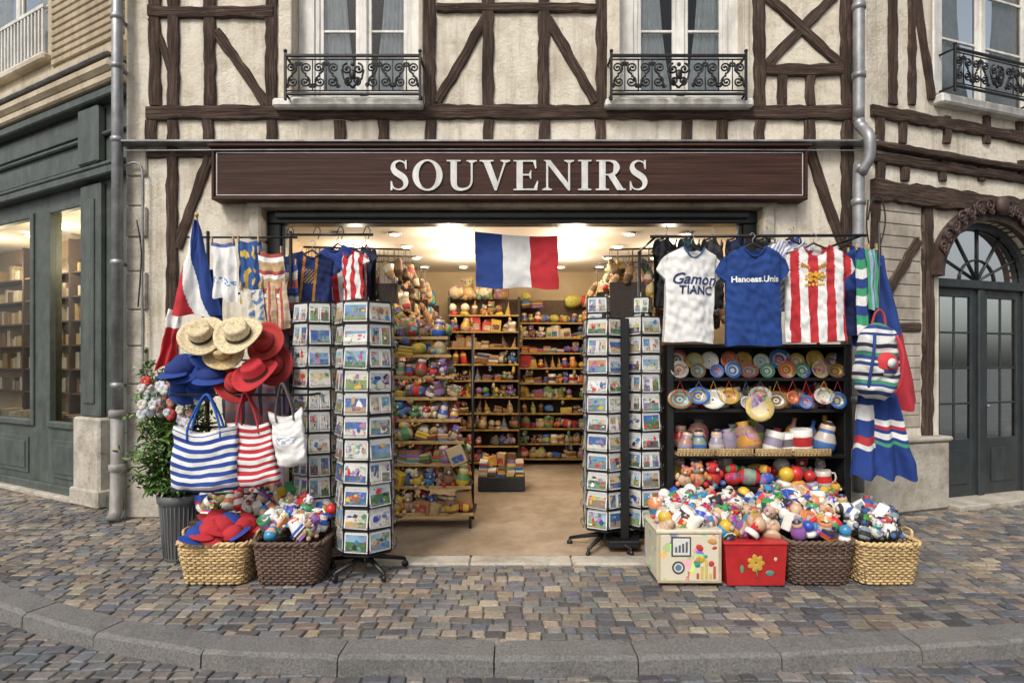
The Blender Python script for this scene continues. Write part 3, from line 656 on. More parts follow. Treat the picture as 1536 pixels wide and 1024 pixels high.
# ------------------------------------------------------------ souvenirs
TAN=[(.33,.20,.085),(.40,.27,.12),(.28,.15,.06),(.46,.34,.19),(.22,.11,.05),(.5,.4,.27),(.18,.09,.045),(.10,.05,.025)]
BR8=[(.58,.36,.03),(.45,.03,.025),(.03,.09,.35),(.6,.56,.48),(.08,.22,.08),(.58,.24,.03),(.25,.13,.28),(.04,.22,.28)]
WARM=TAN+[(.58,.36,.04),(.58,.36,.04),(.45,.035,.03),(.45,.035,.03),(.6,.52,.38),(.04,.09,.3),(.05,.15,.36),(.10,.22,.08),(.22,.11,.24),(.5,.2,.04)]
MIXP=[(.75,.72,.66)]*4+[(.58,.03,.03)]*2+[(.03,.09,.42),(.65,.42,.04),(.05,.24,.45),(.58,.38,.24),(.58,.40,.27),(.25,.10,.33),(.03,.03,.04),(.06,.28,.10),(.65,.24,.10)]
def item(mb,p,s,pal,kind=None,rot=None,M=None):
    A=T(*p)@(rot if rot is not None else RZ(R.uniform(-.5,.5)))@S(s)
    if M is not None: A=M@A
    c=R.choice(pal); c2=R.choice(pal)
    k=kind or R.choice(('plush','plush','doll','mug','box','pouch','pouch','pouch','globe','tower'))
    if k=='plush':
        mb.ball((0,0,.3),.33,c,'plush',9,6,A,1,.85,.95); mb.ball((0,-.03,.74),.25,c2 if R.random()<.3 else c,'plush',9,6,A)
        for q in (-1,1):
            mb.ball((q*.19,0,.93),.09,c,'plush',6,4,A); mb.ball((q*.22,-.24,.1),.13,c2,'plush',6,4,A); mb.ball((q*.32,-.12,.42),.11,c,'plush',6,4,A,sz=1.6); mb.ball((q*.09,-.26,.8),.03,(.01,)*3,'gloss',5,4,A)
        mb.ball((0,-.27,.7),.08,(.7,.6,.5),'plush',6,4,A)
    elif k=='doll':
        mb.lathe([(.001,0),(.26,0),(.34,.15),(.35,.35),(.26,.58),(.22,.64),(.24,.74),(.21,.88),(.1,.98),(.001,1.)],A,[c2,c2,c2,c,c,c2,(.6,.42,.3),(.05,.03,.02) if R.random()<.5 else c,c],10,'gloss')
    elif k=='mug':
        w=(.75,.73,.68) if R.random()<.4 else c
        mb.lathe([(.001,0),(.34,0),(.36,.04),(.36,.22),(.36,.55),(.36,.8),(.33,.8),(.31,.1),(.001,.08)],A,[w,w,w,c2,w,w,w,w],12,'gloss')
        mb.tube([(.34,0,.65),(.52,0,.62),(.56,0,.42),(.5,0,.22),(.34,0,.18)],.05,w,'gloss',6,A)
    elif k=='box':
        w=R.uniform(.5,.9); mb.box(-w/2,w/2,-.25,.25,0,R.uniform(.6,1),c,'card',.02,A); mb.box(-w*.36,w*.36,-.262,-.252,.12,.5,c2,'printed_card',.002,A)
    elif k=='books':
        z=0
        for q in range(R.randint(3,6)):
            h=R.uniform(.08,.16); dx=R.uniform(-.05,.05); mb.box(-.36+dx,.36+dx,-.25,.25,z,z+h-.01,R.choice(pal),'card',.01,A); z+=h
    elif k=='pouch':
        mb.lathe([(.001,-.40),(.20,-.37),(.32,-.2),(.35,0),(.32,.2),(.20,.37),(.001,.40)],A@T(0,0,.34)@RY(pi/2)@RZ(.3),[c,c2,c,c,c2,c],10,'wood_attr' if R.random()<.4 else 'plush',sx=.95,sy=.85)
    elif k=='globe':
        mb.lathe([(.001,0),(.34,0),(.34,.16),(.24,.26),(.001,.26)],A,c,12,'gloss'); mb.ball((0,0,.55),.32,c2,'gloss',12,8,A)
    elif k=='bag':
        mb.lathe([(.001,0),(.34,.02),(.42,.2),(.40,.5),(.30,.72),(.16,.80),(.2,.92),(.001,.88)],A,[c,c,c2,c,c,c2,c2],11,'plush',sy=.7)
    elif k=='bottle':
        mb.lathe([(.001,0),(.20,0),(.22,.05),(.22,.5),(.18,.66),(.07,.78),(.07,1.),(.001,1.)],A,[c,c,c,c2,c,c,(.1,.05,.03)],10,'gloss')
    elif k=='scarf':
        mb.box(-.40,.40,-.22,.22,0,.16,c,'cloth',.06,A); mb.box(-.38,.38,-.20,.20,.163,.33,c2,'cloth',.06,A); mb.box(-.36,.37,-.20,.2,.334,.48,R.choice(pal),'cloth',.05,A)
    elif k=='tower':
        mb.lathe([(.34,0),(.30,.05),(.22,.22),(.25,.24),(.25,.28),(.13,.5),(.15,.52),(.14,.56),(.05,.85),(.02,1.15)],A,R.choice([(.4,.24,.06),(.2,.2,.2),(.14,.08,.04)]),4,'wood_attr',False,a0=pi/4)
def shelf(mb,x0,x1,y0,y1,zs,M,col=(.05,.03,.02),up=True,top=None,mi='wood_attr',lip=None):
    for z in zs: 
        mb.box(x0,x1,y0,y1,z-.022,z,col,mi,.003,M)
        if lip: mb.box(x0,x1,y0-.012,y0-.001,z-.022,z+.004,lip,mi,.003,M)
    if up:
        t=top or zs[-1]+.35
        for x in (x0,x1): mb.box(x-.015,x+.015,y0+.003,y1,.016,t,col,mi,.003,M)
        mb.box(x0,x1,y1,y1+.012,.02,t,(.09,.05,.025),mi,.002,M)
ALLK=('plush','plush','doll','mug','box','box','pouch','pouch','pouch','bag','bag','globe','tower','books','bottle','scarf')
def fill(mb,x0,x1,y0,y1,z,sz,pal,M,kinds=None,rows=2,dens=.97,tilt=.22):
    for r in range(rows):
        rr=rows-1-r
        x=x0+sz*.35; yy=y0+sz*.4+(y1-y0-sz*.8)*rr/max(1,rows-1) if rows>1 else y0+sz*.45
        k=None; run=0
        while x<x1-sz*.25:
            if run<=0: k=R.choice(kinds or ALLK); run=R.randint(1,3)
            s=sz*R.uniform(.72,1.2)
            if R.random()<dens: item(mb,(x,yy+R.uniform(-.02,.02),z+(0 if r==rows-1 else .02)),s,pal,k,RZ(R.uniform(-.6,.6))@RY(R.uniform(-tilt,tilt)),M)
            if k in ('pouch','box','scarf') and R.random()<.5: item(mb,(x+R.uniform(-.03,.03),yy+.02,z+s*.52),s*.75,pal,'pouch',RZ(R.uniform(-.8,.8)),M)
            run-=1; x+=s*R.uniform(.60,.76)
YL=(.36,.22,.05)
def bookcase(name,M,W,top,step,depth,sz,pal,lip=YL,kinds=None,z0=.12,rows=1):
    mb=MB(); zs=[z0+step*i for i in range(int((top-z0)/step))]
    shelf(mb,0,W,0,depth,zs,M,(.03,.017,.011),True,top,lip=lip)
    for x in [W*k/max(1,round(W/.8)) for k in range(1,round(W/.8))]: mb.box(x-.01,x+.01,.004,depth,.02,top,(.025,.015,.010),'wood_attr',.003,M)
    for i,z in enumerate(zs): fill(mb,.01,W-.01,-.02,depth,z,min(sz,step*.85)*R.uniform(.88,1.1),R.choice([pal,pal,TAN,WARM+BR8]),M,kinds,rows)
    fill(mb,.01,W-.01,0,depth,zs[-1]+step,sz*1.5,pal,M,('pouch','plush','box','bag','scarf'),1,.85)
    for k in range(int(W*12)):
        x=R.uniform(0,W); z=R.choice(zs)-.03; c=R.choice(pal); L=R.uniform(.06,.14)
        mb.lathe([(.001,0),(.018,-.01),(.028,-L*.6),(.001,-L)],M@T(x,-.03,z)@RY(R.uniform(-.2,.2)),[c,R.choice(pal),c],7,'plush')
    return mb.build(name)
bookcase('souvenir_shelf',T(-1.28,6.75,0)@RZ(pi/2-.06),2.55,2.5,.235,.4,.2,WARM)
bookcase('souvenir_shelf',T(1.16,9.35,0)@RZ(-pi/2-.03),2.7,2.5,.235,.4,.2,WARM)
bookcase('souvenir_shelf',T(-.95,9.0,0),1.05,2.6,.245,.34,.2,WARM)
bookcase('souvenir_shelf',T(.12,9.35,0),1.15,2.62,.235,.34,.19,WARM+[(.45,.42,.08)])
def hanging(name,x0,x1,y0,y1,z0,z1,n,pal):
    mb=MB()
    mb.tube([(x0,y0,z1+.08),(x1,y1,z1+.08)],.012,mi='black_metal')
    for i in range(n):
        t=(i+.5)/n; x=x0+(x1-x0)*t+R.uniform(-.05,.05); y=y0+(y1-y0)*t+R.uniform(-.08,.08); z=R.uniform(z0,z1); c=R.choice(pal);c2=R.choice(pal)
        mb.tube([(x,y,z1+.08),(x,y,z)],.003,(.1,.08,.06),'wood_attr',4)
        A=T(x,y,z)@RY(R.uniform(-.6,.6))@RX(R.uniform(-.3,.3))
        L=R.uniform(.14,.30)
        mb.lathe([(.001,0),(.025,-.01),(.04,-L*.25),(.052,-L*.6),(.04,-L*.9),(.001,-L)],A,[c,c,c2,c,c2],9,R.choice(('wood_attr','wood_attr','plush')))
        if R.random()<.4: mb.ball((0,0,-L*.2),.045,c2,'plush',8,5,A)
    return mb.build(name)
HP=TAN*2+[(.4,.04,.03),(.5,.33,.05),(.04,.03,.03),(.03,.02,.015),(.03,.06,.2)]
for q in range(4):
    hanging('hanging_souvenirs',-2.3+q*.12,-1.15,6.6+q*.45,6.75+q*.45,2.15,2.8,34,HP)
    hanging('hanging_souvenirs',1.1,2.3,6.75+q*.45,6.6+q*.45,2.15,2.8,34,HP)
mb=MB(); M=Matrix.Identity(4)
zs=[.17,.42,.63,.84,1.05,1.26,1.47,1.68,1.86]
for i,z in enumerate(zs):
    xr=-.36-.035*i; y0=5.72+.035*i; mb.box(-1.45,xr,y0,6.15,z-.02,z,(.04,.025,.018),'wood_attr',.003); mb.box(-1.45,xr,y0-.012,y0-.001,z-.022,z+.01,(.40,.25,.09),'wood_attr',.003)
    fill(mb,-1.45,xr,y0-.03,y0+.3,z,.175 if i else .16,[WARM,WARM+BR8,TAN+BR8][i%3],M,('pouch','pouch','bag','plush','plush','box','doll','scarf','books'),3,1,.4)
for x in (-1.42,-.4): mb.tube([(x,5.76,.02),(x,5.76,.16)],.015,mi='black_metal'); mb.tube([(x,6.12,.02),(x,6.12,1.9)],.015,mi='black_metal')
mb.build('stepped_display_shelf')
mb=MB(); mb.box(-.42,.16,7.4,7.75,.018,.2,(.02,.02,.022),'wood_attr',.01)
for i in range(5):
    for j in range(R.randint(3,7)): dx=R.uniform(-.008,.008); mb.box(-.4+i*.11+dx,-.30+i*.11+dx,7.42,7.7,.203+j*.026,.227+j*.026,R.choice(WARM+BR8+[(.6,.58,.5)]*3),'card',.003)
fill(mb,-.4,.14,7.6,7.74,.3,.17,WARM,M,('box','bag'),1)
mb.build('book_table')
# ------------------------------------------------------------ postcards
def card(mb,M,w,h):
    mb.box(-w/2,w/2,-.003,0,-h/2,h/2,(.72,.71,.68),'card',.001,M)
    a=w/2-.009;b_=h/2-.009; sky=R.choice([(.14,.28,.48),(.45,.5,.5),(.60,.58,.52),(.40,.5,.56),(.05,.13,.34),(.55,.42,.25),(.66,.64,.60),(.22,.38,.5),(.5,.2,.1),(.60,.56,.45)])
    hz=R.uniform(-.35,.35)*b_
    mb.quad((-a,-.0042,hz),(a,-.0042,hz),(a,-.0042,b_),(-a,-.0042,b_),sky,'printed_card',M)
    g=R.choice([(.07,.16,.05),(.25,.18,.11),(.05,.12,.25),(.42,.33,.2),(.6,.57,.5),(.64,.62,.56),(.15,.25,.3),(.10,.08,.07),(.2,.28,.08)])
    mb.quad((-a,-.0042,-b_),(a,-.0042,-b_),(a,-.0042,hz),(-a,-.0042,hz),g,'printed_card',M)
    yy=-.0052
    for k in range(R.randint(3,7)):
        c=R.choice([(.55,.03,.03),(.58,.38,.04),(.03,.06,.30),(.7,.68,.62),(.2,.10,.05),(.03,.03,.04),(.35,.16,.3),(.05,.2,.08),(.04,.16,.38),(.5,.28,.1)])
        cx=R.uniform(-.75,.75)*a; cz=R.uniform(-.7,.6)*b_; sx=R.uniform(.06,.38)*a; sz=R.uniform(.08,.5)*b_; n=R.choice((4,6,8,9)); r0=R.random()*6
        pts=[(max(-a,min(a,cx+sx*math.cos(r0+2*pi*q/n)*R.uniform(.5,1.3))),yy,max(-b_,min(b_,cz+sz*math.sin(r0+2*pi*q/n)*R.uniform(.5,1.3)))) for q in range(n)]
        mb.add(pts,[list(range(n))],c,'card',False,M); yy-=.0005
def cardrack(cx,cy,rad,nf,rot,z0,z1,rows,base=True,name='postcard_rack'):
    mb=MB(); w=2*rad*math.sin(pi/nf); ap=rad*math.cos(pi/nf); st=(z1-z0)/rows
    mb.tube([(cx,cy,.08),(cx,cy,z1+.05)],.02,mi='black_metal',n=10)
    for z in (z0-.01,z1+.0): mb.lathe([(rad*.98,-.006),(rad*.98,.006)],T(cx,cy,z),(.02,)*3,nf,'black_metal',False,a0=rot)
    for f in range(nf):
        a=rot+2*pi*(f+.5)/nf; A=T(cx,cy,0)@RZ(a+pi/2)@T(0,-ap,0)
        mb.box(-w/2+.004,w/2-.004,.012,.016,z0,z1,(.03,.03,.032),'gloss',.001,A)
        for i in range(rows):
            zc_=z0+st*(i+.5); h=st*.86*R.uniform(.85,1.05); cw=w*.92
            for dup in range(2): mb.box(-cw/2+.004,cw/2-.004,.002+dup*.004,.004+dup*.004,zc_-h/2,zc_+h/2+.006*(dup+1),(.6,.6,.58),'card',.0005,A)
            if R.random()<.3:
                for q in (-1,1): card(mb,A@T(q*w*.235,0,zc_)@RX(-.10)@RY(R.uniform(-.04,.04)),cw*.47,h)
            else: card(mb,A@T(R.uniform(-.004,.004),0,zc_)@RX(R.uniform(-.18,-.04))@RY(R.uniform(-.04,.04)),cw,h)
            zb=zc_-st*.47; mb.tube([(-w/2,0,zb+.035),(-w/2,-.025,zb+.03),(-w/2,-.025,zb),(w/2,-.025,zb),(w/2,-.025,zb+.03),(w/2,0,zb+.035)],.0022,(.6,.6,.6),'black_metal',4,A); mb.tube([(-w/2,-.025,zb+.03),(w/2,-.025,zb+.03)],.0022,(.6,)*3,'zinc',4,A)
        mb.tube([(-w/2,0,z0),(-w/2,0,z1)],.004,mi='black_metal',n=5,M=A)
    if base:
        for k in range(5):
            a=k*2*pi/5+.35; ex,ey=cx+.3*math.cos(a),cy+.3*math.sin(a)
            mb.tube([(cx,cy,.13),(cx+.1*math.cos(a),cy+.1*math.sin(a),.11),(ex,ey,.07)],[.024,.02,.014],mi='black_metal',n=8)
            mb.lathe([(.001,-.012),(.024,-.012),(.027,0),(.024,.012),(.001,.012)],T(ex,ey,.03)@RX(pi/2)@RY(a),(.02,)*3,12,'black_metal'); mb.tube([(ex,ey,.075),(ex,ey,.04)],.01,mi='black_metal')
        mb.lathe([(.04,.08),(.045,.12),(.03,.17)],T(cx,cy,0),(.02,)*3,12,'black_metal')
    return mb.build(name)
p=at(549,0,4.62); cardrack(p.x,p.y,.225,7,-.35,.19,2.06,11)
p=at(478,0,4.9); cardrack(p.x,p.y,.20,7,.12,.19,2.08,11)
p=at(906,0,5.2); cardrack(p.x,p.y,.19,6,.55,.2,1.98,11)
p=at(964,0,5.25); cardrack(p.x,p.y,.175,6,.25,.2,2.0,11,True)
p=at(898,0,5.5); cardrack(p.x,p.y,.13,4,.5,1.9,2.2,2,False,'postcard_rack')
p=at(964,0,5.5); cardrack(p.x,p.y,.10,4,.4,1.9,2.2,2,False,'postcard_rack')
mb=MB(); p=at(936,0,5.1); mb.box(p.x-.035,p.x+.035,5.05,5.4,.12,at(0,478,5.1).z,mi='black_metal',b=.006); mb.box(p.x-.15,p.x+.12,5.0,5.45,.06,.12,mi='black_metal',b=.01); mb.build('rack_divider_post')
# ------------------------------------------------------------ cloth goods
BLU=(.018,.05,.22); RED=(.45,.022,.03); WHT=(.74,.73,.71); NAV=(.012,.022,.09)
def drape(mb,TL,TR,BL_,BR_,colf,nu=26,nv=30,amp=.02,folds=3,sag=0,seed=None,mi='cloth'):
    TL,TR,BL_,BR_=[Vector(q) for q in (TL,TR,BL_,BR_)]; sd=R.random()*20 if seed is None else seed
    def fn(u,v):
        p=TL.lerp(TR,u).lerp(BL_.lerp(BR_,u),v)
        y=amp*(.35+.65*v)*math.sin(folds*2*pi*u+sd+v*.9)+amp*.8*mn.noise(Vector((u*3+sd,v*2.5,0)))+amp*.35*mn.noise(Vector((u*9+sd,v*7,3)))
        return (p.x+amp*.5*mn.noise(Vector((u*2,v*4,sd))),p.y+y,p.z-sag*math.sin(pi*u)*(1-v)+amp*.6*v*math.sin(folds*2*pi*u+sd+1))
    mb.grid(fn,nu,nv,colf,mi)
def tri(u,v): return BLU if u<1/3 else (WHT if u<2/3 else RED)
mb=MB(); d=6.42
drape(mb,at(712,347,d),at(836,354,d),at(714,431,d),at(838,433,d),tri,48,30,.026,1.6,.02,1.)
for u,v in ((712,347),(836,354)): p=at(u,v,d); mb.tube([p,(p.x,p.y,3.12)],.003,(.3,.3,.3),'wood_attr',4)
mb.build('french_flag')
def tshirt(name,M,w,h,colf,texts=(),seed=0,extra=None):
    mb=MB(); bp=[(0,.15),(.03,.22),(.075,.34),(.13,.42),(.24,.5),(.285,.455),(.325,.40),(.35,.36),(.6,.355),(1,.37)]
    def hw(v):
        for i in range(len(bp)-1):
            if v<=bp[i+1][0]: t=(v-bp[i][0])/(bp[i+1][0]-bp[i][0]); return (bp[i][1]+(bp[i+1][1]-bp[i][1])*t)*w
        return bp[-1][1]*w
    def surfy(x,z):
        q=abs(x)/(.5*w); y=-.055*math.cos(min(1,q/.78)*pi/2)**.6 if q<.78 else 0
        if q>.70: y+=-.03*math.sin(min(1,(q-.70)/.3)*pi)+.02
        f=.020*mn.noise(Vector((x*9+seed,z*3,seed)))+.013*math.sin(x*26+z*6+seed+2*mn.noise(Vector((x*4,z*4,seed))))*min(1,-z/h*1.3)+.015*mn.noise(Vector((x*20+z*10,z*14-x*8,seed)))
        return y+f
    def fn(u,v):
        vv=v**1.25; H_=hw(vv); x=(2*u-1)*H_; z=-vv*h
        if abs(x)<.15*w and vv<.2: z-=.085*h/.78*(1-(x/(.15*w))**2)*(1-vv/.2)
        return (x,surfy(x,z),z+.012*math.sin(x*16+seed)*max(0,vv-.5))
    cf=lambda u,v:(colf((2*u-1)*hw(v**1.25)/w,v**1.25))
    mb.grid(fn,70,70,cf,'cloth',True,M)
    def fb(u,v):
        vv=v**1.25; H_=hw(vv)*.995; x=(2*u-1)*H_; z=-vv*h
        if abs(x)<.15*w and vv<.2: z-=.02*(1-(x/(.15*w))**2)*(1-vv/.2)
        return (x,.035*math.cos(min(1,abs(x/(.5*w)))*pi/2)+.02,z)
    mb.grid(fb,30,34,lambda u,v:tuple(k*.8 for k in cf(u,v)),'cloth',True,M)
    mb.tube([(x_,surfy(x_,0)-.004,-.085*h/.78*(1-(x_/(.15*w))**2)-.002) for x_ in [(.15*w)*(i/8-1) for i in range(17)]],.006,tuple(k*.8 for k in colf(.0,-1)),'cloth',5,M)
    mb.tube([(-.33*w,0.01,-.06*h),(-.12*w,.01,-.01),(0,0.01,.03),(.12*w,0.01,-.01),(.33*w,0.01,-.06*h)],.009,(.03,.02,.015),'gloss',6,M)
    mb.tube(cat([(0,0,.03),(0,0,.06),(.02,0,.085),(0,0,.11),(-.022,0,.095)],4),.003,(.4,)*3,'zinc',5,M)
    if extra: extra(mb,M,surfy)
    ob=mb.build(name)
    for tx,cx,cz,size,colr,shear in texts:
        cu=bpy.data.curves.new('t','FONT'); cu.body=tx; cu.size=size; cu.align_x='CENTER'; cu.shear=shear; cu.offset=.002; cu.resolution_u=3
        to=bpy.data.objects.new('t',cu); bpy.context.scene.collection.objects.link(to); bpy.context.view_layer.update()
        me=bpy.data.meshes.new_from_object(to); bpy.data.objects.remove(to)
        for v in me.vertices:
            x,z=v.co.x+cx,v.co.y+cz; v.co=M@Vector((x,surfy(x,z)-.006,z))
        if 'print_'+tx not in MAT: newmat('print_'+tx,.8,col=colr)
        me.materials.clear(); me.materials.append(MAT['print_'+tx]); o2=bpy.data.objects.new('print',me); bpy.context.scene.collection.objects.link(o2); o2.parent=ob
    return ob
d=4.9
p=at(1037,372,d); tshirt('tshirt',T(p)@RZ(.12)@RY(.03),.58,.77,lambda x,z:(.035,.12,.3) if z<0 else WHT,(('Gamon',0.01,-.30,.125,(.015,.03,.12),.3),('TIANC',.03,-.38,.095,(.015,.03,.12),.0)),1.)
p=at(1129,370,d-.06); tshirt('tshirt',T(p)@RZ(-.05)@RY(-.01),.60,.80,lambda x,z:(.010,.045,.20),(('Hanoess.Unis',0.0,-.29,.068,(.7,.7,.68),0),),3.)
def eagle(mb,M,sf):
    for i in range(20):
        a=i*.7; r=.012+.0022*i; x=r*math.cos(a)*1.4-.02; z=-.25+r*math.sin(a)*.8; mb.ball((x,sf(x,z)-.003,z),.014,(.6,.33,.03),'cloth',7,4,M,sy=.2,sx=R.uniform(.6,1.6),rot=RY(R.random()*3))
    for sx in (-1,1):
        for i in range(4): x=sx*(.035+.018*i)-.02; z=-.18+.010*i; mb.ball((x,sf(x,z)-.003,z),.012,(.5,.2,.03),'cloth',7,4,M,sy=.2,sz=1.5)
    for i in range(6): x=-.08+.025*i; mb.ball((x,sf(x,-.315)-.003,-.315),.013,(.65,.4,.05),'cloth',7,4,M,sy=.2)
def rw(x,z): return RED if int((x+5.045)*9.5)%2 else WHT
p=at(1221,370,d); tshirt('tshirt',T(p)@RZ(-.16)@RY(-.02),.64,.78,lambda x,z: RED if z<0 else rw(x,z),(),5.,eagle)
p=at(1185,362,5.15); tshirt('tshirt',T(p)@RZ(.2),.62,.6,lambda x,z:(.25,.3,.5) if int(x*40+z*20)%2 else WHT,(),8.)
p=at(1268,372,5.15); tshirt('tshirt',T(p)@RZ(-1.0),.6,.75,lambda x,z:(.012,.05,.22) if z<.5 else NAV,(),9.)
mb=MB(); mb.tube([at(975,355,4.93),at(1300,353,4.93)],.013,mi='black_metal'); 
for u in (985,1290): p=at(u,354,4.93); mb.tube([p,(p.x,5.6,p.z)],.011,mi='black_metal'); mb.tube([(p.x,5.6,p.z),(p.x,5.6,.02)],.016,mi='black_metal')
mb.build('clothes_rail')
for k,(u,dd_,cc) in enumerate(((1000,5.35,(.02,.02,.025)),(1035,5.5,(.02,.06,.07)),(1070,5.35,(.05,.05,.05)),(1105,5.5,(.02,.03,.08)),(1150,5.35,(.03,.03,.03)),(1190,5.5,(.06,.08,.3)))):
    p=at(u,358,dd_); tshirt('tshirt',T(p)@RZ(.9),.52,.62,lambda x,z,cc=cc: cc,(),10+k)
p=at(468,380,5.1); tshirt('jersey',T(p)@RZ(.25)@RY(.1),.50,.48,lambda x,z:(.5,.3,.05) if (abs(x)<.12 and .3<z<.55 and int(x*60+z*40)%3==0) else ((.5,.2,.03) if abs(abs(x)-.1)<.02 else (.012,.025,.11)),(),2.)
p=at(506,370,5.35); tshirt('jersey',T(p)@RZ(-.2)@RY(-.08),.50,.5,lambda x,z: (.014,.04,.2) if z<.45 or x<-.1 else rw(x,z),(),4.)
p=at(530,378,5.2); tshirt('jersey',T(p)@RZ(-.8),.46,.42,lambda x,z: rw(x,z),(),6.)
p=at(452,385,5.6); tshirt('jersey',T(p)@RZ(.1),.55,.6,lambda x,z: (.02,.02,.03) if z<.3 else (.03,.06,.25),(),7.)
p=at(548,372,5.5); tshirt('jersey',T(p)@RZ(-1.),.5,.5,lambda x,z: (.016,.02,.05),(),7.5)
def stripes(cols,n,axis=1,ph=0):
    def f(u,v):
        t=(v if axis else u); return cols[int(t*n+ph)%len(cols)]
    return f
def plaid(a,b_,c):
    def f(u,v):
        i=int(u*12)%3;j=int(v*20)%4; return b_ if i==0 else (c if j==0 else a)
    return f
LD=4.85
mb=MB()
def fl(u,v):
    t=u*1.15+(1-v)*.95; return RED if t<.50 else (WHT if t<.92 else BLU)
drape(mb,at(291,328,LD),at(297,332,LD),at(256,472,LD-.08),at(331,474,LD+.02),fl,60,70,.022,1.7,0,2.)
mb.tube([at(295,322,LD+.03),at(305,480,LD+.1),at(312,700,LD+.12)],.01,(.3,.2,.1),'wood_attr'); mb.ball(at(295,322,LD+.01),.018,(.5,.35,.1),'gloss',8,6)
mb.build('french_flag')
mb=MB(); drape(mb,at(252,462,LD),at(275,470,LD),at(234,555,LD),at(262,545,LD),lambda u,v: RED if v>.3 else WHT,20,26,.025,2); mb.build('french_flag')
def cl(name,u0,v0,u1,v1,colf,d=LD,amp=.022,folds=2,sl=4):
    mb=MB(); drape(mb,at(u0,v0,d),at(u1,v0+R.uniform(-3,3),d),at(u0+sl,v1+R.uniform(-7,7),d-.03),at(u1+sl,v1+R.uniform(-7,7),d-.03),colf,30,44,amp,folds,.02)
    for u in (u0+2,u1-2):
        p=at(u,v0,d); mb.box(p.x-.006,p.x+.006,d-.015,d+.01,p.z-.02,p.z+.035,(.5,.35,.2),'wood_attr',.002)
    return mb.build(name)
spot=lambda a,b_:(lambda u,v: b_ if mn.noise(Vector((u*5,v*7,a[0]*30)))>.25 else a)
cl('hanging_towel',316,362,352,450,lambda u,v:(.1,.25,.5) if (.62<v<.72 and mn.noise(Vector((u*9,v*20,1)))>0) else ((.1,.12,.3) if v<.06 else WHT),LD-.05)
cl('hanging_towel',356,360,390,458,spot((.03,.09,.28),(.6,.42,.08)),LD)
cl('hanging_towel',386,376,424,440,stripes([(.35,.07,.05),WHT,(.45,.3,.15),(.5,.35,.2)],10),LD-.03)
cl('hanging_towel',392,420,430,490,plaid((.55,.4,.25),(.35,.08,.06),(.6,.5,.4)),LD-.06)
cl('hanging_towel',360,430,394,492,spot((.6,.55,.45),(.1,.2,.4)),LD-.08)
cl('hanging_towel',388,455,420,560,stripes([(.4,.35,.5),(.1,.12,.35),(.6,.55,.5),(.35,.1,.2)],17),LD+.05)
cl('hanging_towel',415,440,445,620,plaid((.35,.3,.4),(.1,.08,.15),(.5,.4,.4)),LD+.12)
cl('hanging_towel',424,395,446,500,stripes([(.03,.06,.25),(.5,.45,.4),(.4,.1,.08)],9),LD+.1)
cl('hanging_towel',300,400,330,520,lambda u,v:(.02,.05,.2),LD+.08)
cl('hanging_towel',446,430,476,560,spot((.45,.42,.4),(.06,.1,.3)),LD+.35)
cl('hanging_towel',330,560,440,640,plaid((.3,.25,.3),(.05,.05,.08),(.5,.2,.15)),LD+.2,.03,4)
cl('hanging_towel',340,640,450,735,stripes([(.5,.3,.12),(.12,.05,.04),(.35,.3,.4),(.6,.5,.4)],9,0),LD+.2,.03,4)
mb=MB()
for u,d in ((312,LD+.14),(436,LD+.1)): p=at(u,356,d); mb.tube([(p.x,p.y,.02),(p.x,p.y,p.z+.05)],.015,mi='black_metal')
for v in (356,440,540,640,740): mb.tube([at(280,v,LD+.02),at(446,v,LD+.0)],.009,mi='black_metal')
mb.tube([at(255,592,4.5),at(470,592,4.5)],.01,mi='black_metal')
for u in (262,462): p=at(u,592,4.5); mb.tube([p,(p.x+.02,LD+.02,p.z)],.01,mi='black_metal')
for u in (430,470,505,545): 
    p=at(u,350,5.2); mb.tube(cat([p,p+Vector((.03,0,.06)),p+Vector((.06,0,.02)),p+Vector((.04,0,-.05))],4),.004,mi='black_metal')
mb.tube([at(430,352,5.3),at(560,352,5.3)],.012,mi='black_metal')
mb.build('display_stand')
def hat(name,p,rot,r,col,band):
    mb=MB(); A=T(p)@rot; k=r/.17; straw=col[0]>.5 and col[1]>.3
    prof=[(.172,.012),(.170,.018),(.15,.009),(.13,.004),(.11,.003),(.092,.004),(.09,.03),(.088,.034),(.082,.085),(.078,.098),(.062,.105),(.04,.100),(.02,.094),(.001,.092)]
    cols=[tuple(q*f for q in col) for f in (.8,1,.93,1,.93)]+[band,band]+[tuple(q*f for q in col) for f in (1,.94,1,.92,1,.94)]
    n=48; vs=[];fs=[];cs=[]; ph=R.random()*6
    for a,b_ in prof:
        for q in range(n):
            t=2*pi*q/n; br=max(0,(a-.092)/.08); cr=max(0,(b_-.06)/.045)*(1 if a<.09 else 0)
            z=b_+br*.022*math.sin(2*t+ph)-cr*.016*math.exp(-(math.sin(t)*a/.02)**2)*(1); vs.append((a*k*math.cos(t),a*k*math.sin(t)*1.08,z*k))
    for i in range(len(prof)-1):
        for q in range(n): fs.append([i*n+q,i*n+(q+1)%n,(i+1)*n+(q+1)%n,(i+1)*n+q]); cs.append(cols[i])
    mb.add(vs,fs,cs,'wicker' if straw else 'cloth',True,A)
    return mb.build(name)
STR=(.66,.54,.33)
hat('straw_hat',at(303,503,4.5),RZ(.3)@RX(.95)@RY(-.15),.165,STR,(.03,.025,.02))
hat('straw_hat',at(358,502,4.45),RZ(-.2)@RX(.85)@RY(.2),.17,(.70,.58,.36),(.05,.035,.02))
hat('straw_hat',at(336,527,4.55),RX(1.1)@RY(.1),.15,(.66,.50,.25),(.4,.25,.08))
hat('felt_hat',at(384,562,4.45),RZ(.2)@RX(.6)@RY(-.3),.17,RED,(.05,.01,.01))
hat('felt_hat',at(398,514,4.65),RZ(-.5)@RX(1.2)@RY(.3),.15,(.42,.04,.03),(.2,.01,.01))
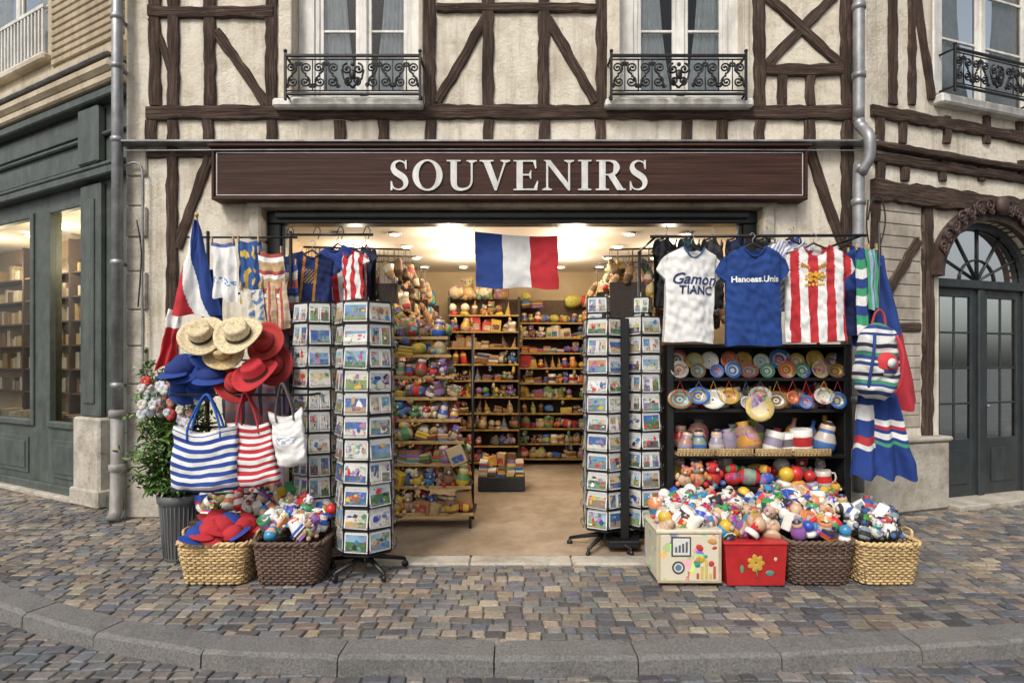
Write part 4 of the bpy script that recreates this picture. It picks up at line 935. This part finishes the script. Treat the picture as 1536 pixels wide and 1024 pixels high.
hat('felt_hat',at(352,578,4.55),RZ(.2)@RX(.9)@RY(.3),.15,(.4,.03,.03),(.05,.01,.01))
hat('felt_hat',at(412,548,4.7),RZ(-.5)@RX(1.3)@RY(.5),.15,(.35,.03,.03),(.1,.01,.01))
def cap(mb,p,rot,s,col,c2):
    A=T(p)@rot@S(s)
    mb.lathe([(1.,0),(1.02,.12),(.95,.4),(.7,.68),(.35,.83),(.001,.87)],A,col,16,'cloth',True,1,1.1); mb.ball((0,0,.87),.07,c2,'cloth',6,4,A)
    def fn(u,v):
        a=-pi*(.12+.76*u); r=1.+.75*v*math.sin(pi*u)**.5; return (r*math.cos(a),r*math.sin(a)*1.1,.05-.10*v*v+.04*math.cos((u-.5)*6))
    mb.grid(fn,14,5,c2,'cloth',True,A)
mb=MB()
for i in range(9): cap(mb,at(R.uniform(268,325),R.uniform(510,578),4.6+R.uniform(-.04,.08)),RZ(R.uniform(-1,1))@RX(R.uniform(.3,1.2)),.10,R.choice([(.015,.05,.25),(.02,.07,.35),(.012,.03,.16)]),(.015,.05,.25))
mb.build('blue_caps')
def tote(name,p,w0,w1,h,dp,colf,hh,hc,rot,mi='cloth'):
    mb=MB(); A=T(p)@rot; sd=R.random()*9
    def fn(u,v):
        a=2*pi*u; w=w0+(w1-w0)*v; e=.6; c,s=math.cos(a),math.sin(a)
        k=min(1,v*8)**.5; d=dp*(1-.6*v)*k
        x=.5*w*math.copysign(abs(c)**e,c)*(.93+.07*k); y=.5*d*math.copysign(abs(s)**e,s)
        y+=.03*mn.noise(Vector((x*7+sd,v*4,w)))+.014*mn.noise(Vector((x*18+sd,v*10,w))) ; x+=.014*mn.noise(Vector((v*5,sd,0)))
        return (x,y,h*v-.02*math.sin(pi*(x/w+.5))*(1-v)+.018*math.cos(x*14+sd)*v-.03*v*math.cos(x/w*pi)+.01*mn.noise(Vector((x*10,v*3,sd))))
    mb.grid(fn,60,60,lambda u,v:colf(u,v),mi,True,A)
    mb.quad((-.45*w0,-.02,.012),(.45*w0,-.02,.012),(.45*w0,.02,.012),(-.45*w0,.02,.012),(.2,)*3,mi,A)
    for yy in (-.5,.5):
        y=yy*dp*.42; mb.tube(cat([(-.26*w1,y,h*.8),(-.25*w1,y,h),(-.14*w1,y*.5,h+hh*.6),(0,y*.2,h+hh),(.14*w1,y*.5,h+hh*.6),(.25*w1,y,h),(.26*w1,y,h*.8)],6),.009,hc,'cloth',6,A)
    return mb.build(name)
tote('striped_tote_bag',at(307,734,4.42),.48,.44,.46,.2,lambda u,v:(.02,.06,.28) if int(v*15)%2==0 and v<.95 else WHT,.24,(.02,.1,.4),RZ(.12)@RY(.02))
tote('striped_tote_bag',at(386,726,4.48),.36,.32,.47,.16,lambda u,v:(.45,.03,.04) if int(v*18)%2==0 else WHT,.22,(.4,.03,.04),RZ(-.1)@RY(-.14))
tote('white_tote_bag',at(438,696,4.42),.25,.27,.40,.08,lambda u,v:(.3,.35,.45) if .45<v<.58 and .66<u<.84 and mn.noise(Vector((u*60,v*40,0)))>.05 else (.72,.71,.69),.2,(.1,.08,.08),RZ(-.2)@RY(-.14))
# ---- plant
mb=MB(); pp=at(252,848,4.75); A=T(pp.x,4.95,0)
mb.lathe([(.001,.0),(.125,.0),(.13,.02),(.165,.46),(.18,.47),(.185,.53),(.17,.535),(.158,.5),(.001,.49)],A,(.1,)*3,32,'planter_plastic')
for k in range(32):
    a=2*pi*k/32; mb.tube([(.131*math.cos(a),.131*math.sin(a),.03),(.166*math.cos(a),.166*math.sin(a),.45)],.005,mi='planter_plastic',n=4,M=A)
mb.build('planter')
PLT=empty('flowering_plant'); mb=MB(); base=Vector((pp.x,4.95,.5)); tips=[]
for i in range(54):
    a=R.uniform(0,2*pi); h=R.uniform(.10,1.1); r=R.uniform(.10,.33)*(1.1 if h<.7 else .8)
    tip=base+Vector((r*math.cos(a)-.06,r*math.sin(a)*.8,h)); mid=base.lerp(tip,.5)+Vector((R.uniform(-.04,.04),R.uniform(-.04,.04),.05))
    mb.tube(cat([tuple(base+Vector((R.uniform(-.03,.03),R.uniform(-.03,.03),0))),tuple(mid),tuple(tip)],5),[.007]*5+[.005]*5+[.002],(.08,.09,.03),'leaf',5); tips.append((base,mid,tip))
mb.build('stems',PLT); mb=MB()
for a_,m_,t_ in tips:
    kt=R.uniform(.8,1.6)
    for j in range(58):
        t=R.uniform(.2,1.08); p=(a_.lerp(m_,t*2) if t<.5 else m_.lerp(t_,t*2-1))+Vector((R.gauss(0,.04),R.gauss(0,.04),R.gauss(0,.03)))
        L=R.uniform(.045,.09); w=L*.45; A=T(p)@RZ(R.uniform(0,6.28))@RX(R.uniform(-1.1,.7))@RY(R.uniform(-.5,.5)); k=R.uniform(.7,1.3)*kt
        c=R.choice([(.045,.11,.025),(.07,.16,.03),(.12,.21,.05),(.03,.08,.022),(.16,.21,.06)]); c=tuple(q*k for q in c)
        mb.add([(0,0,0),(w*.5,L*.35,.004),(w*.35,L*.75,.0),(0,L,-.006),(-w*.35,L*.75,0),(-w*.5,L*.35,.004),(0,L*.5,-.006)],[[0,1,6],[1,2,6],[2,3,6],[3,4,6],[4,5,6],[5,0,6]],c,'leaf',False,A)
mb.build('leaves',PLT); mb=MB()
for i in range(36):
    p=at(R.uniform(212,298),R.uniform(568,640),4.62+R.uniform(0,.25)); c=R.choice([(.6,.62,.64),(.55,.6,.62),(.45,.55,.55),(.5,.25,.2),(.5,.05,.05),(.65,.6,.55)])
    r=R.uniform(.03,.05)
    for q in range(9):   # petals round a centre
        a=q*2.4; e=Vector((math.cos(a)*r*.55,-.01*(q%3),math.sin(a)*r*.55)); mb.ball(p+e,r*.5,tuple(k*R.uniform(.8,1.05) for k in c),'cloth',7,4,sy=.6)
    mb.ball(p+Vector((0,-r*.35,0)),r*.28,(.55,.35,.05),'cloth',7,4)
mb.build('blooms',PLT)
# ------------------------------------------------------------ baskets, crates and heaps
def rrect(w,d,r,n):
    cs=[(w/2-r,-d/2+r,-pi/2),(w/2-r,d/2-r,0),(-w/2+r,d/2-r,pi/2),(-w/2+r,-d/2+r,pi)]
    raw=[]
    for cx,cy,a in cs:
        for k in range(6): t=a+pi/2*k/5; raw.append(Vector((cx+r*math.cos(t),cy+r*math.sin(t))))
    L=[0]
    for i in range(len(raw)): L.append(L[-1]+(raw[(i+1)%len(raw)]-raw[i]).length)
    out=[];j=0
    for i in range(n):
        s=L[-1]*i/n
        while L[j+1]<s: j+=1
        a=raw[j];b_=raw[(j+1)%len(raw)];t=(s-L[j])/max(1e-9,L[j+1]-L[j]);p=a.lerp(b_,t);tg=(b_-a).normalized() if (b_-a).length>1e-6 else Vector((1,0)); out.append((p,Vector((tg.y,-tg.x))))
    return out
def basket(name,cx,yf,w,d,h,col,handles=False):
    mb=MB(); A=T(cx,yf+d/2,.004); rows=int(h/.019); n=108; sd=R.random()*9
    for k in range(rows):
        t=k/(rows-1); sc=.86+.14*t; pts=[]
        for i,(p,nn) in enumerate(rrect(w*sc,d*sc,.07,n)):
            o_=.0065*(1 if (i//2+k)%2 else -1)*(1 if i%2 else .8)+.008*mn.noise(Vector((p.x*6+sd,p.y*6,t*2))); q=p+nn*o_; pts.append((q.x,q.y,.012+(h-.03)*t+R.uniform(-.002,.002)+.006*mn.noise(Vector((p.x*4+sd,p.y*4,5)))*t))
        kk_=R.uniform(.7,1.25); mb.tube(pts,.0095,tuple(c*kk_ for c in col),'wicker',5,A,True)
    for i,(p,nn) in enumerate(rrect(w,d,.07,n//4)):
        p0=p*.86; mb.tube([(p0.x,p0.y,.01),(p.x,p.y,h)],.007,tuple(c*.8 for c in col),'wicker',5,A)
    for ph in (0,pi):
        pts=[]
        for i,(p,nn) in enumerate(rrect(w*1.015,d*1.015,.07,90)):
            a=i*2*pi/90*18+ph; q=p+nn*.010*math.cos(a); pts.append((q.x,q.y,h+.010*math.sin(a)))
        mb.tube(pts,.011,tuple(c*1.1 for c in col),'wicker',6,A,True)
    pb=[(p*.85).to_tuple() for p,_ in rrect(w,d,.07,40)]; pt=[(p*.975).to_tuple() for p,_ in rrect(w,d,.07,40)]
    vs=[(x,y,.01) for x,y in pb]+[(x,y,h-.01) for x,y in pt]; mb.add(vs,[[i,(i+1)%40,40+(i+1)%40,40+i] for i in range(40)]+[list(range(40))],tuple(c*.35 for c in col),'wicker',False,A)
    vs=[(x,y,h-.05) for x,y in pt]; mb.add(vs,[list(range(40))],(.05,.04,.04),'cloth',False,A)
    if handles:
        for s in (-1,1): mb.tube(cat([(s*w*.5,-.07,h),(s*w*.54,-.05,h+.05),(s*w*.55,0,h+.06),(s*w*.54,.05,h+.05),(s*w*.5,.07,h)],4),.011,col,'wicker',6,A)
    return mb.build(name)
def heap(name,x0,x1,y0,y1,zf,n,s0,s1,pal,kinds=('plush','pouch','plush','mug','bag','box','scarf','doll','globe','books')):
    mb=MB()
    for i in range(n):
        u,v=R.random(),R.random(); x=x0+(x1-x0)*u; y=y0+(y1-y0)*v; s=R.uniform(s0,s1)
        item(mb,(x,y,zf(u,v)+R.uniform(-.03,.01)-s*.45),s,pal,R.choice(kinds),RZ(R.uniform(-1.,1.))@RX(R.uniform(-.8,.4))@RY(R.uniform(-.8,.8)))
    return mb.build(name)
LW=(.60,.42,.20); DW=(.14,.085,.06)
fy=4.3
def bx(u0,u1,d=4.3): return ((u0-768)*d/900,(u1-768)*d/900)
a,b_=bx(262,369); basket('wicker_basket',(a+b_)/2,fy,b_-a,.4,.30,LW,True)
mb=MB()
for i in range(18):
    u,v=R.random(),R.random(); cap(mb,(a+.08+(b_-a-.16)*u,fy+.08+.25*v,.31+.07*math.sin(pi*u)+.05*v),RZ(R.uniform(-1.2,1.2))@RX(R.uniform(-.3,.5))@RY(R.uniform(-.4,.4)),R.uniform(.075,.09),RED if u+R.uniform(-.3,.3)>.45 or v>.6 else (.015,.05,.28),R.choice([RED,(.015,.05,.28)]))
mb.build('caps_pile')
a,b_=bx(376,480); basket('wicker_basket',(a+b_)/2,fy,b_-a,.4,.30,DW)
heap('plush_toys',a+.05,b_-.04,fy+.06,fy+.36,lambda u,v:.38+.13*v+.04*math.sin(pi*u),42,.12,.16,MIXP)
heap('plush_toys',at(300,0,4.8).x,at(430,0,4.8).x,4.76,4.95,lambda u,v:.48+.08*v,34,.12,.16,MIXP+TAN)
heap('plush_toys',at(385,0,4.8).x,at(490,0,4.8).x,4.72,4.9,lambda u,v:.44+.18*v,36,.12,.16,MIXP)
mb=MB(); x0,x1=at(290,0,4.8).x,at(488,0,4.8).x; mb.box(x0,x1,4.72,5.0,.30,.36,(.05,.03,.02),'wood_attr',.01)
for x in (x0+.03,x1-.03):
    for y in (4.75,4.97): mb.box(x-.02,x+.02,y-.02,y+.02,.0,.30,(.05,.03,.02),'wood_attr',.004)
mb.build('display_table')
a,b_=bx(986,1082); mb=MB(); CR=(.64,.58,.44)
mb.box(a,b_,fy,fy+.42,.03,.38,CR,'printed_tin',.015); mb.box(a-.008,b_+.008,fy-.008,fy+.428,.38,.41,CR,'gloss',.008)
for x in (a,b_-.02): mb.box(x,x+.02,fy-.006,fy-.0005,.03,.38,(.45,.38,.25),'gloss',.003)
mb.box(a+.02,b_-.02,fy-.006,fy-.0005,.03,.05,(.45,.38,.25),'gloss',.003)
mb.box(a+.10,a+.24,fy-.006,fy-.001,.22,.36,(.05,.05,.05),'card',.002); mb.box(a+.11,a+.23,fy-.009,fy-.0062,.23,.35,(.65,.65,.6),'card',.002)
for k in range(4): mb.box(a+.125+.025*k,a+.14+.025*k,fy-.011,fy-.0092,.25,.29+.012*k,(.1,.1,.12),'card',.001)
for k in range(9):
    x=a+R.uniform(.26,.41); z=R.uniform(.08,.33); c=R.choice([(.5,.05,.04),(.6,.42,.05),(.05,.3,.3),(.1,.3,.1),(.6,.3,.1)]); mb.ball((x,fy-.002,z),R.uniform(.015,.032),c,'gloss',10,5,sy=.15,sz=R.uniform(.6,1.8),rot=RY(R.random()*3))
for k in range(3): mb.lathe([(.045,-.003),(.045,.003)],T(a+.15,fy-.002-.001*k,.14)@RX(pi/2)@S(1-.25*k),[(.05,.05,.06),(.6,.58,.5),(.1,.2,.3)][k],18,'gloss',False)
for k in range(5): x=a+.28+.03*k; mb.box(x,x+.018,fy-.006,fy-.0007,.06,.10+.05*(k%3),R.choice([(.1,.25,.3),(.5,.1,.05),(.6,.45,.1)]),'gloss',.002)
for x in (a+.03,b_-.03):
    for y in (fy+.03,fy+.38): mb.lathe([(.012,0),(.016,.03)],T(x,y,0),(.05,)*3,8,'black_metal')
mb.build('painted_crate')
heap('plush_toys',a+.05,b_-.04,fy+.07,fy+.37,lambda u,v:.46+.06*v+.03*math.sin(pi*u),44,.12,.16,MIXP)
a,b_=bx(1087,1181); mb=MB()
mb.prism([(a+.02,.012),(b_-.02,.012),(b_,.30),(a,.30)],fy,fy+.38,(.42,.02,.022),'gloss'); mb.box(a-.008,b_+.008,fy-.01,fy+.39,.30,.32,(.45,.025,.025),'gloss',.006)
cx=(a+b_)/2
for k in range(7):
    g_=k*2*pi/7; mb.ball((cx+.035*math.cos(g_),fy-.002,.17+.035*math.sin(g_)),.020,(.55,.33,.05),'gloss',8,4,sy=.12,sx=1.7,rot=RY(-g_))
mb.tube([(cx,fy-.003,.14),(cx+.01,fy-.003,.06)],.004,(.1,.3,.1),'gloss'); mb.ball((cx+.1,fy-.002,.1),.02,(.1,.25,.2),'gloss',8,4,sy=.15,sx=1.8); mb.ball((cx+.14,fy-.002,.2),.014,(.6,.5,.3),'gloss',8,4,sy=.15); mb.ball((cx-.1,fy-.002,.13),.016,(.1,.3,.15),'gloss',8,4,sy=.15,sz=1.8)
mb.build('red_crate')
heap('plush_toys',a+.06,b_-.06,fy+.07,fy+.34,lambda u,v:.39+.09*v+.04*math.sin(pi*u),32,.14,.20,MIXP+[(.55,.03,.03)]*4+[(.6,.4,.28)]*4,('plush','plush','plush','bag','globe'))
a,b_=bx(1186,1285); basket('wicker_basket',(a+b_)/2,fy,b_-a,.4,.31,DW)
heap('plush_toys',a+.05,b_-.05,fy+.06,fy+.36,lambda u,v:.385+.09*v+.03*math.sin(pi*u),40,.12,.16,MIXP)
a,b_=bx(1291,1385); basket('wicker_basket',(a+b_)/2,fy,b_-a,.4,.30,LW,True)
heap('plush_toys',a+.06,b_-.06,fy+.06,fy+.36,lambda u,v:.37+.12*v+.03*math.sin(pi*u),32,.12,.17,MIXP[:4]+[(.03,.03,.035)]*5+[(.25,.3,.35)]*3+[(.05,.1,.3),(.5,.04,.04)],('pouch','bag','box','plush','scarf'))
for nm,u0,u1,n in (('plush_toys',1005,1100,38),('plush_toys',1095,1185,38),('plush_toys',1180,1272,40)):
    heap(nm,at(u0,0,4.8).x,at(u1,0,4.8).x,4.74,4.98,lambda u,v:.46+.10*v,n,.13,.17,MIXP)
mb=MB(); x0,x1=at(1000,0,4.8).x,at(1278,0,4.8).x; mb.box(x0,x1,4.74,5.04,.24,.30,(.03,.03,.03),'wood_attr',.01); mb.box(x0+.03,x1-.03,4.78,5.02,.0,.24,(.02,.02,.02),'wood_attr',.01); mb.build('display_table')
# black shelf
SHF=empty('black_display_shelf'); mb=MB(); d=5.15; x0,x1=at(1006,0,d).x,at(1272,0,d).x
zsv=[at(0,v,d).z for v in (730,682,613,566)]; ztp=at(0,516,d).z
for x in (x0,x1): mb.box(x-.03,x+.03,d-.0,d+.40,.0,ztp,mi='black_metal',b=.005)
mb.box(x0,x1,d+.38,d+.40,0,ztp,mi='black_metal',b=.003); mb.box(x0+.03,x1-.03,d+.002,d+.38,ztp-.03,ztp,mi='black_metal',b=.004)
for z in zsv: mb.box(x0+.03,x1-.03,d-.01,d+.38,z-.03,z,mi='black_metal',b=.004)
mb.build('frame',SHF); mb=MB()
def plate(p,r,cols,rot=None,sx=1.):
    mb.lathe([(.001,.0),(r*.55,.0),(r*.62,.012),(r*.8,.018),(r,.026),(r*.99,.032),(r*.62,.02),(r*.5,.008),(r*.25,.007),(r*.1,.0065),(.001,.006)],T(p)@(rot if rot is not None else RX(pi/2-.25)@RY(R.uniform(-.15,.15))),cols,22,R.choice(('gloss','plush')),True,sx,1)
def pc():
    q=R.choice([(.6,.58,.5),(.5,.34,.06),(.12,.32,.5),(.5,.45,.22),(.05,.14,.4),(.38,.10,.05),(.22,.13,.06),(.08,.25,.15)]); r_=R.choice([(.02,.05,.2),(.05,.05,.05),(.6,.4,.05),(.1,.3,.15),(.5,.05,.05)]); s_=R.choice([(.7,.68,.6),(.6,.4,.05),(.2,.45,.5),(.6,.2,.1),(.75,.72,.65)])
    return [q,q,q,q,r_,q,s_,q,s_,r_]
for i in range(10): x=x0+.09+i*(x1-x0-.18)/9; r=R.uniform(.055,.08); plate(Vector((x+R.uniform(-.02,.02),d+.03,zsv[3]+r*.8)),r*1.0,pc(),None,R.choice((1,1.3)))
for i in range(10): x=x0+.08+i*(x1-x0-.16)/9; r=R.uniform(.07,.095); plate(Vector((x+R.uniform(-.02,.02),d+.14,zsv[3]+r+.06)),r,pc())
for i in range(11):
    x=x0+.09+i*(x1-x0-.18)/10+R.uniform(-.02,.02); r=R.uniform(.055,.09); z=zsv[2]+r*.9+(.04 if i%2 else 0)+.0; plate(Vector((x,d+.0,z)),r,pc(),None,R.choice((1,1.25)))
    mb.tube([(x-.05,d-.02,z+.03),(x,d-.02,zsv[3]-.03),(x+.05,d-.02,z+.03)],.003,R.choice([(.5,.05,.05),(.6,.45,.1),(.2,.2,.25)]),'cloth',4)
plate(at(1138,612,d-.05),.12,[(.6,.45,.15)]*4+[(.3,.15,.05),(.6,.45,.15),(.65,.55,.35),(.65,.55,.35)])
I4=Matrix.Identity(4)
SP=[(.55,.52,.46),(.40,.20,.15),(.5,.45,.4),(.22,.28,.22),(.58,.28,.05),(.45,.03,.03),(.45,.03,.03),(.15,.13,.15),(.6,.38,.05),(.06,.15,.38),(.3,.25,.33)]
fill(mb,x0+.04,x1-.04,d+.02,d+.36,zsv[2],.20,SP,I4,('globe','bag','mug','plush','bottle','doll'),2,1)
fill(mb,x0+.04,x1-.04,d-.03,d+.30,zsv[1]+.02,.25,SP,I4,('bag','bag','plush','mug','globe','bottle','doll'),2,1,.3)
fill(mb,x0+.04,x1-.04,d-.06,d+.30,zsv[0],.20,SP+MIXP,I4,('bag','pouch','plush','mug','globe'),2,1,.3)
fill(mb,x0+.04,x1-.04,d-.08,d+.28,zsv[0]-.26,.2,SP+MIXP,I4,('bag','pouch','plush','mug','globe'),2,1,.3)
mb.build('crockery_and_toys',SHF)
mb=MB(); x=x0+.04
z=zsv[1]
while x<x1-.2:
    w=.33
    for k in range(4): mb.tube([(x,d-.07,z+.008+k*.016),(x+w-.02,d-.07,z+.008+k*.016)],.009,(.5,.36,.17),'wicker',5)
    for k in range(11): xx=x+.01+k*(w-.04)/10; mb.tube([(xx,d-.08,z),(xx,d-.08,z+.065)],.006,(.42,.28,.12),'wicker',4)
    mb.box(x,x+w-.02,d-.07,d+.3,z+.001,z+.012,(.4,.28,.13),'wicker',.003); x+=w
mb.build('wicker_trays')
# ---- right hanging scarves + rucksack
cl('hanging_scarf',1282,372,1300,500,stripes([(.02,.05,.22),(.05,.3,.15),WHT],9),4.95,.02,1)
mb=MB(); drape(mb,at(1292,372,5.05),at(1326,385,5.05),at(1300,640,5.0),at(1380,606,5.0),lambda u,v:(.42,.025,.04) if (u>.66 and v>.50+.2*(1-u)) else (.015,.045,.2),50,60,.04,2.3); mb.build('hanging_scarf')
cl('hanging_scarf',1270,378,1292,520,lambda u,v:(.015,.06,.27),5.12,.03,2,6)
cl('hanging_scarf',1300,372,1316,470,stripes([(.05,.3,.15),(.3,.35,.5)],5,0),4.9,.02,1)
mb=MB(); drape(mb,at(1284,592,4.85),at(1345,596,4.85),at(1275,716,4.8),at(1376,718,4.85),lambda u,v: (WHT if .28<v<.36 or .44<v<.52 else ((.42,.03,.04) if .36<v<.40 else ((.05,.28,.14) if .56<v<.6 else (.012,.04,.2)))) if u>.45 else (WHT if .12<v<.3 else ((.42,.03,.04) if .5<v<.6 else ((.6,.6,.58) if .6<v<.66 else (.012,.04,.2)))),60,70,.032,3); mb.build('striped_towel')
RK=[(.62,.62,.6),(.02,.04,.14),(.6,.6,.58),(.02,.05,.2),(.05,.22,.13),(.6,.6,.58),(.02,.02,.04),(.62,.62,.6)]
mb=MB(); A=T(at(1313,598,4.72))@RZ(.1)@RY(.05)
def rk(u,v):
    a=2*pi*u; e=.8; c,s=math.cos(a),math.sin(a); w=.36*(1-.12*v)*(max(0.,1-max(0,(v-.6)/.4)**2.5)**.5)*min(1,(v*7+.15))**.5; dd=.2*(w/.34)
    x=.5*w*math.copysign(abs(c)**e,c)*(1-.12*math.sin(v*pi*2.6)**2)
    return (x+.02*mn.noise(Vector((v*5,a,1))),.5*dd*math.copysign(abs(s)**e,s)+.03*mn.noise(Vector((x*9,v*6,2)))+.015*mn.noise(Vector((x*24,v*15,2))),.60*v+.02*mn.noise(Vector((x*8,v*3,7))))
mb.grid(rk,50,60,lambda u,v:RK[int(v*21)%8],'cloth',True,A)
mb.ball((.02,-.085,.27),.085,[(.55,.04,.05),(.6,.6,.58),(.03,.05,.15),(.55,.04,.05),(.5,.04,.05),(.55,.04,.05)],'cloth',16,8,A,1.1,.5,1.15)
mb.lathe([(.001,0),(.035,0),(.04,.006),(.001,.008)],A@T(.02,-.135,.28)@RX(pi/2),[(.65,.65,.63)],14,'gloss')
for s in (-1,1): mb.tube(cat([(s*.09,-.08,.50),(s*.12,-.12,.35),(s*.13,-.10,.15),(s*.11,-.06,.05)],5),.012,(.5,.04,.05) if s>0 else (.02,.05,.2),'cloth',6,A)
mb.tube(cat([(-.06,0,.56),(-.04,0,.66),(0,0,.7),(.04,0,.66),(.06,0,.56)],4),.01,(.4,.05,.05),'cloth',6,A)
mb.tube([(0,0,.68),(0,.05,1.4)],.004,(.1,)*3,'cloth',5,A)
mb.build('striped_rucksack')
# ------------------------------------------------------------ world, sun, camera
sc=bpy.context.scene; w=bpy.data.worlds.new('World'); sc.world=w; w.use_nodes=True; nt=w.node_tree
bg=nt.nodes['Background']; sky=nt.nodes.new('ShaderNodeTexSky'); sky.sky_type='NISHITA'; sky.sun_disc=False
el=math.radians(46); az=math.radians(207); sky.sun_elevation=el; sky.sun_rotation=az; sky.air_density=1.2; sky.dust_density=4
hs=nt.nodes.new('ShaderNodeHueSaturation'); hs.inputs['Saturation'].default_value=.42; nt.links.new(sky.outputs[0],hs.inputs['Color']); nt.links.new(hs.outputs[0],bg.inputs[0]); bg.inputs[1].default_value=.15
sl=bpy.data.lights.new('sun','SUN'); sl.energy=2.2; sl.angle=math.radians(16); sl.color=(1,.955,.89); so=bpy.data.objects.new('sun',sl); sc.collection.objects.link(so)
dv=Vector((math.sin(az)*math.cos(el),math.cos(az)*math.cos(el),math.sin(el))); so.rotation_euler=dv.to_track_quat('Z','Y').to_euler()
cam=bpy.data.cameras.new('camera'); co=bpy.data.objects.new('camera',cam); sc.collection.objects.link(co); co.location=(0,0,CH); co.rotation_euler=(pi/2,0,0)
cam.sensor_width=36; cam.lens=FP/1536*36; cam.shift_y=33/1536; cam.clip_end=1000; sc.camera=co
sc.view_settings.view_transform='Standard'; sc.view_settings.look='None'; sc.view_settings.exposure=0
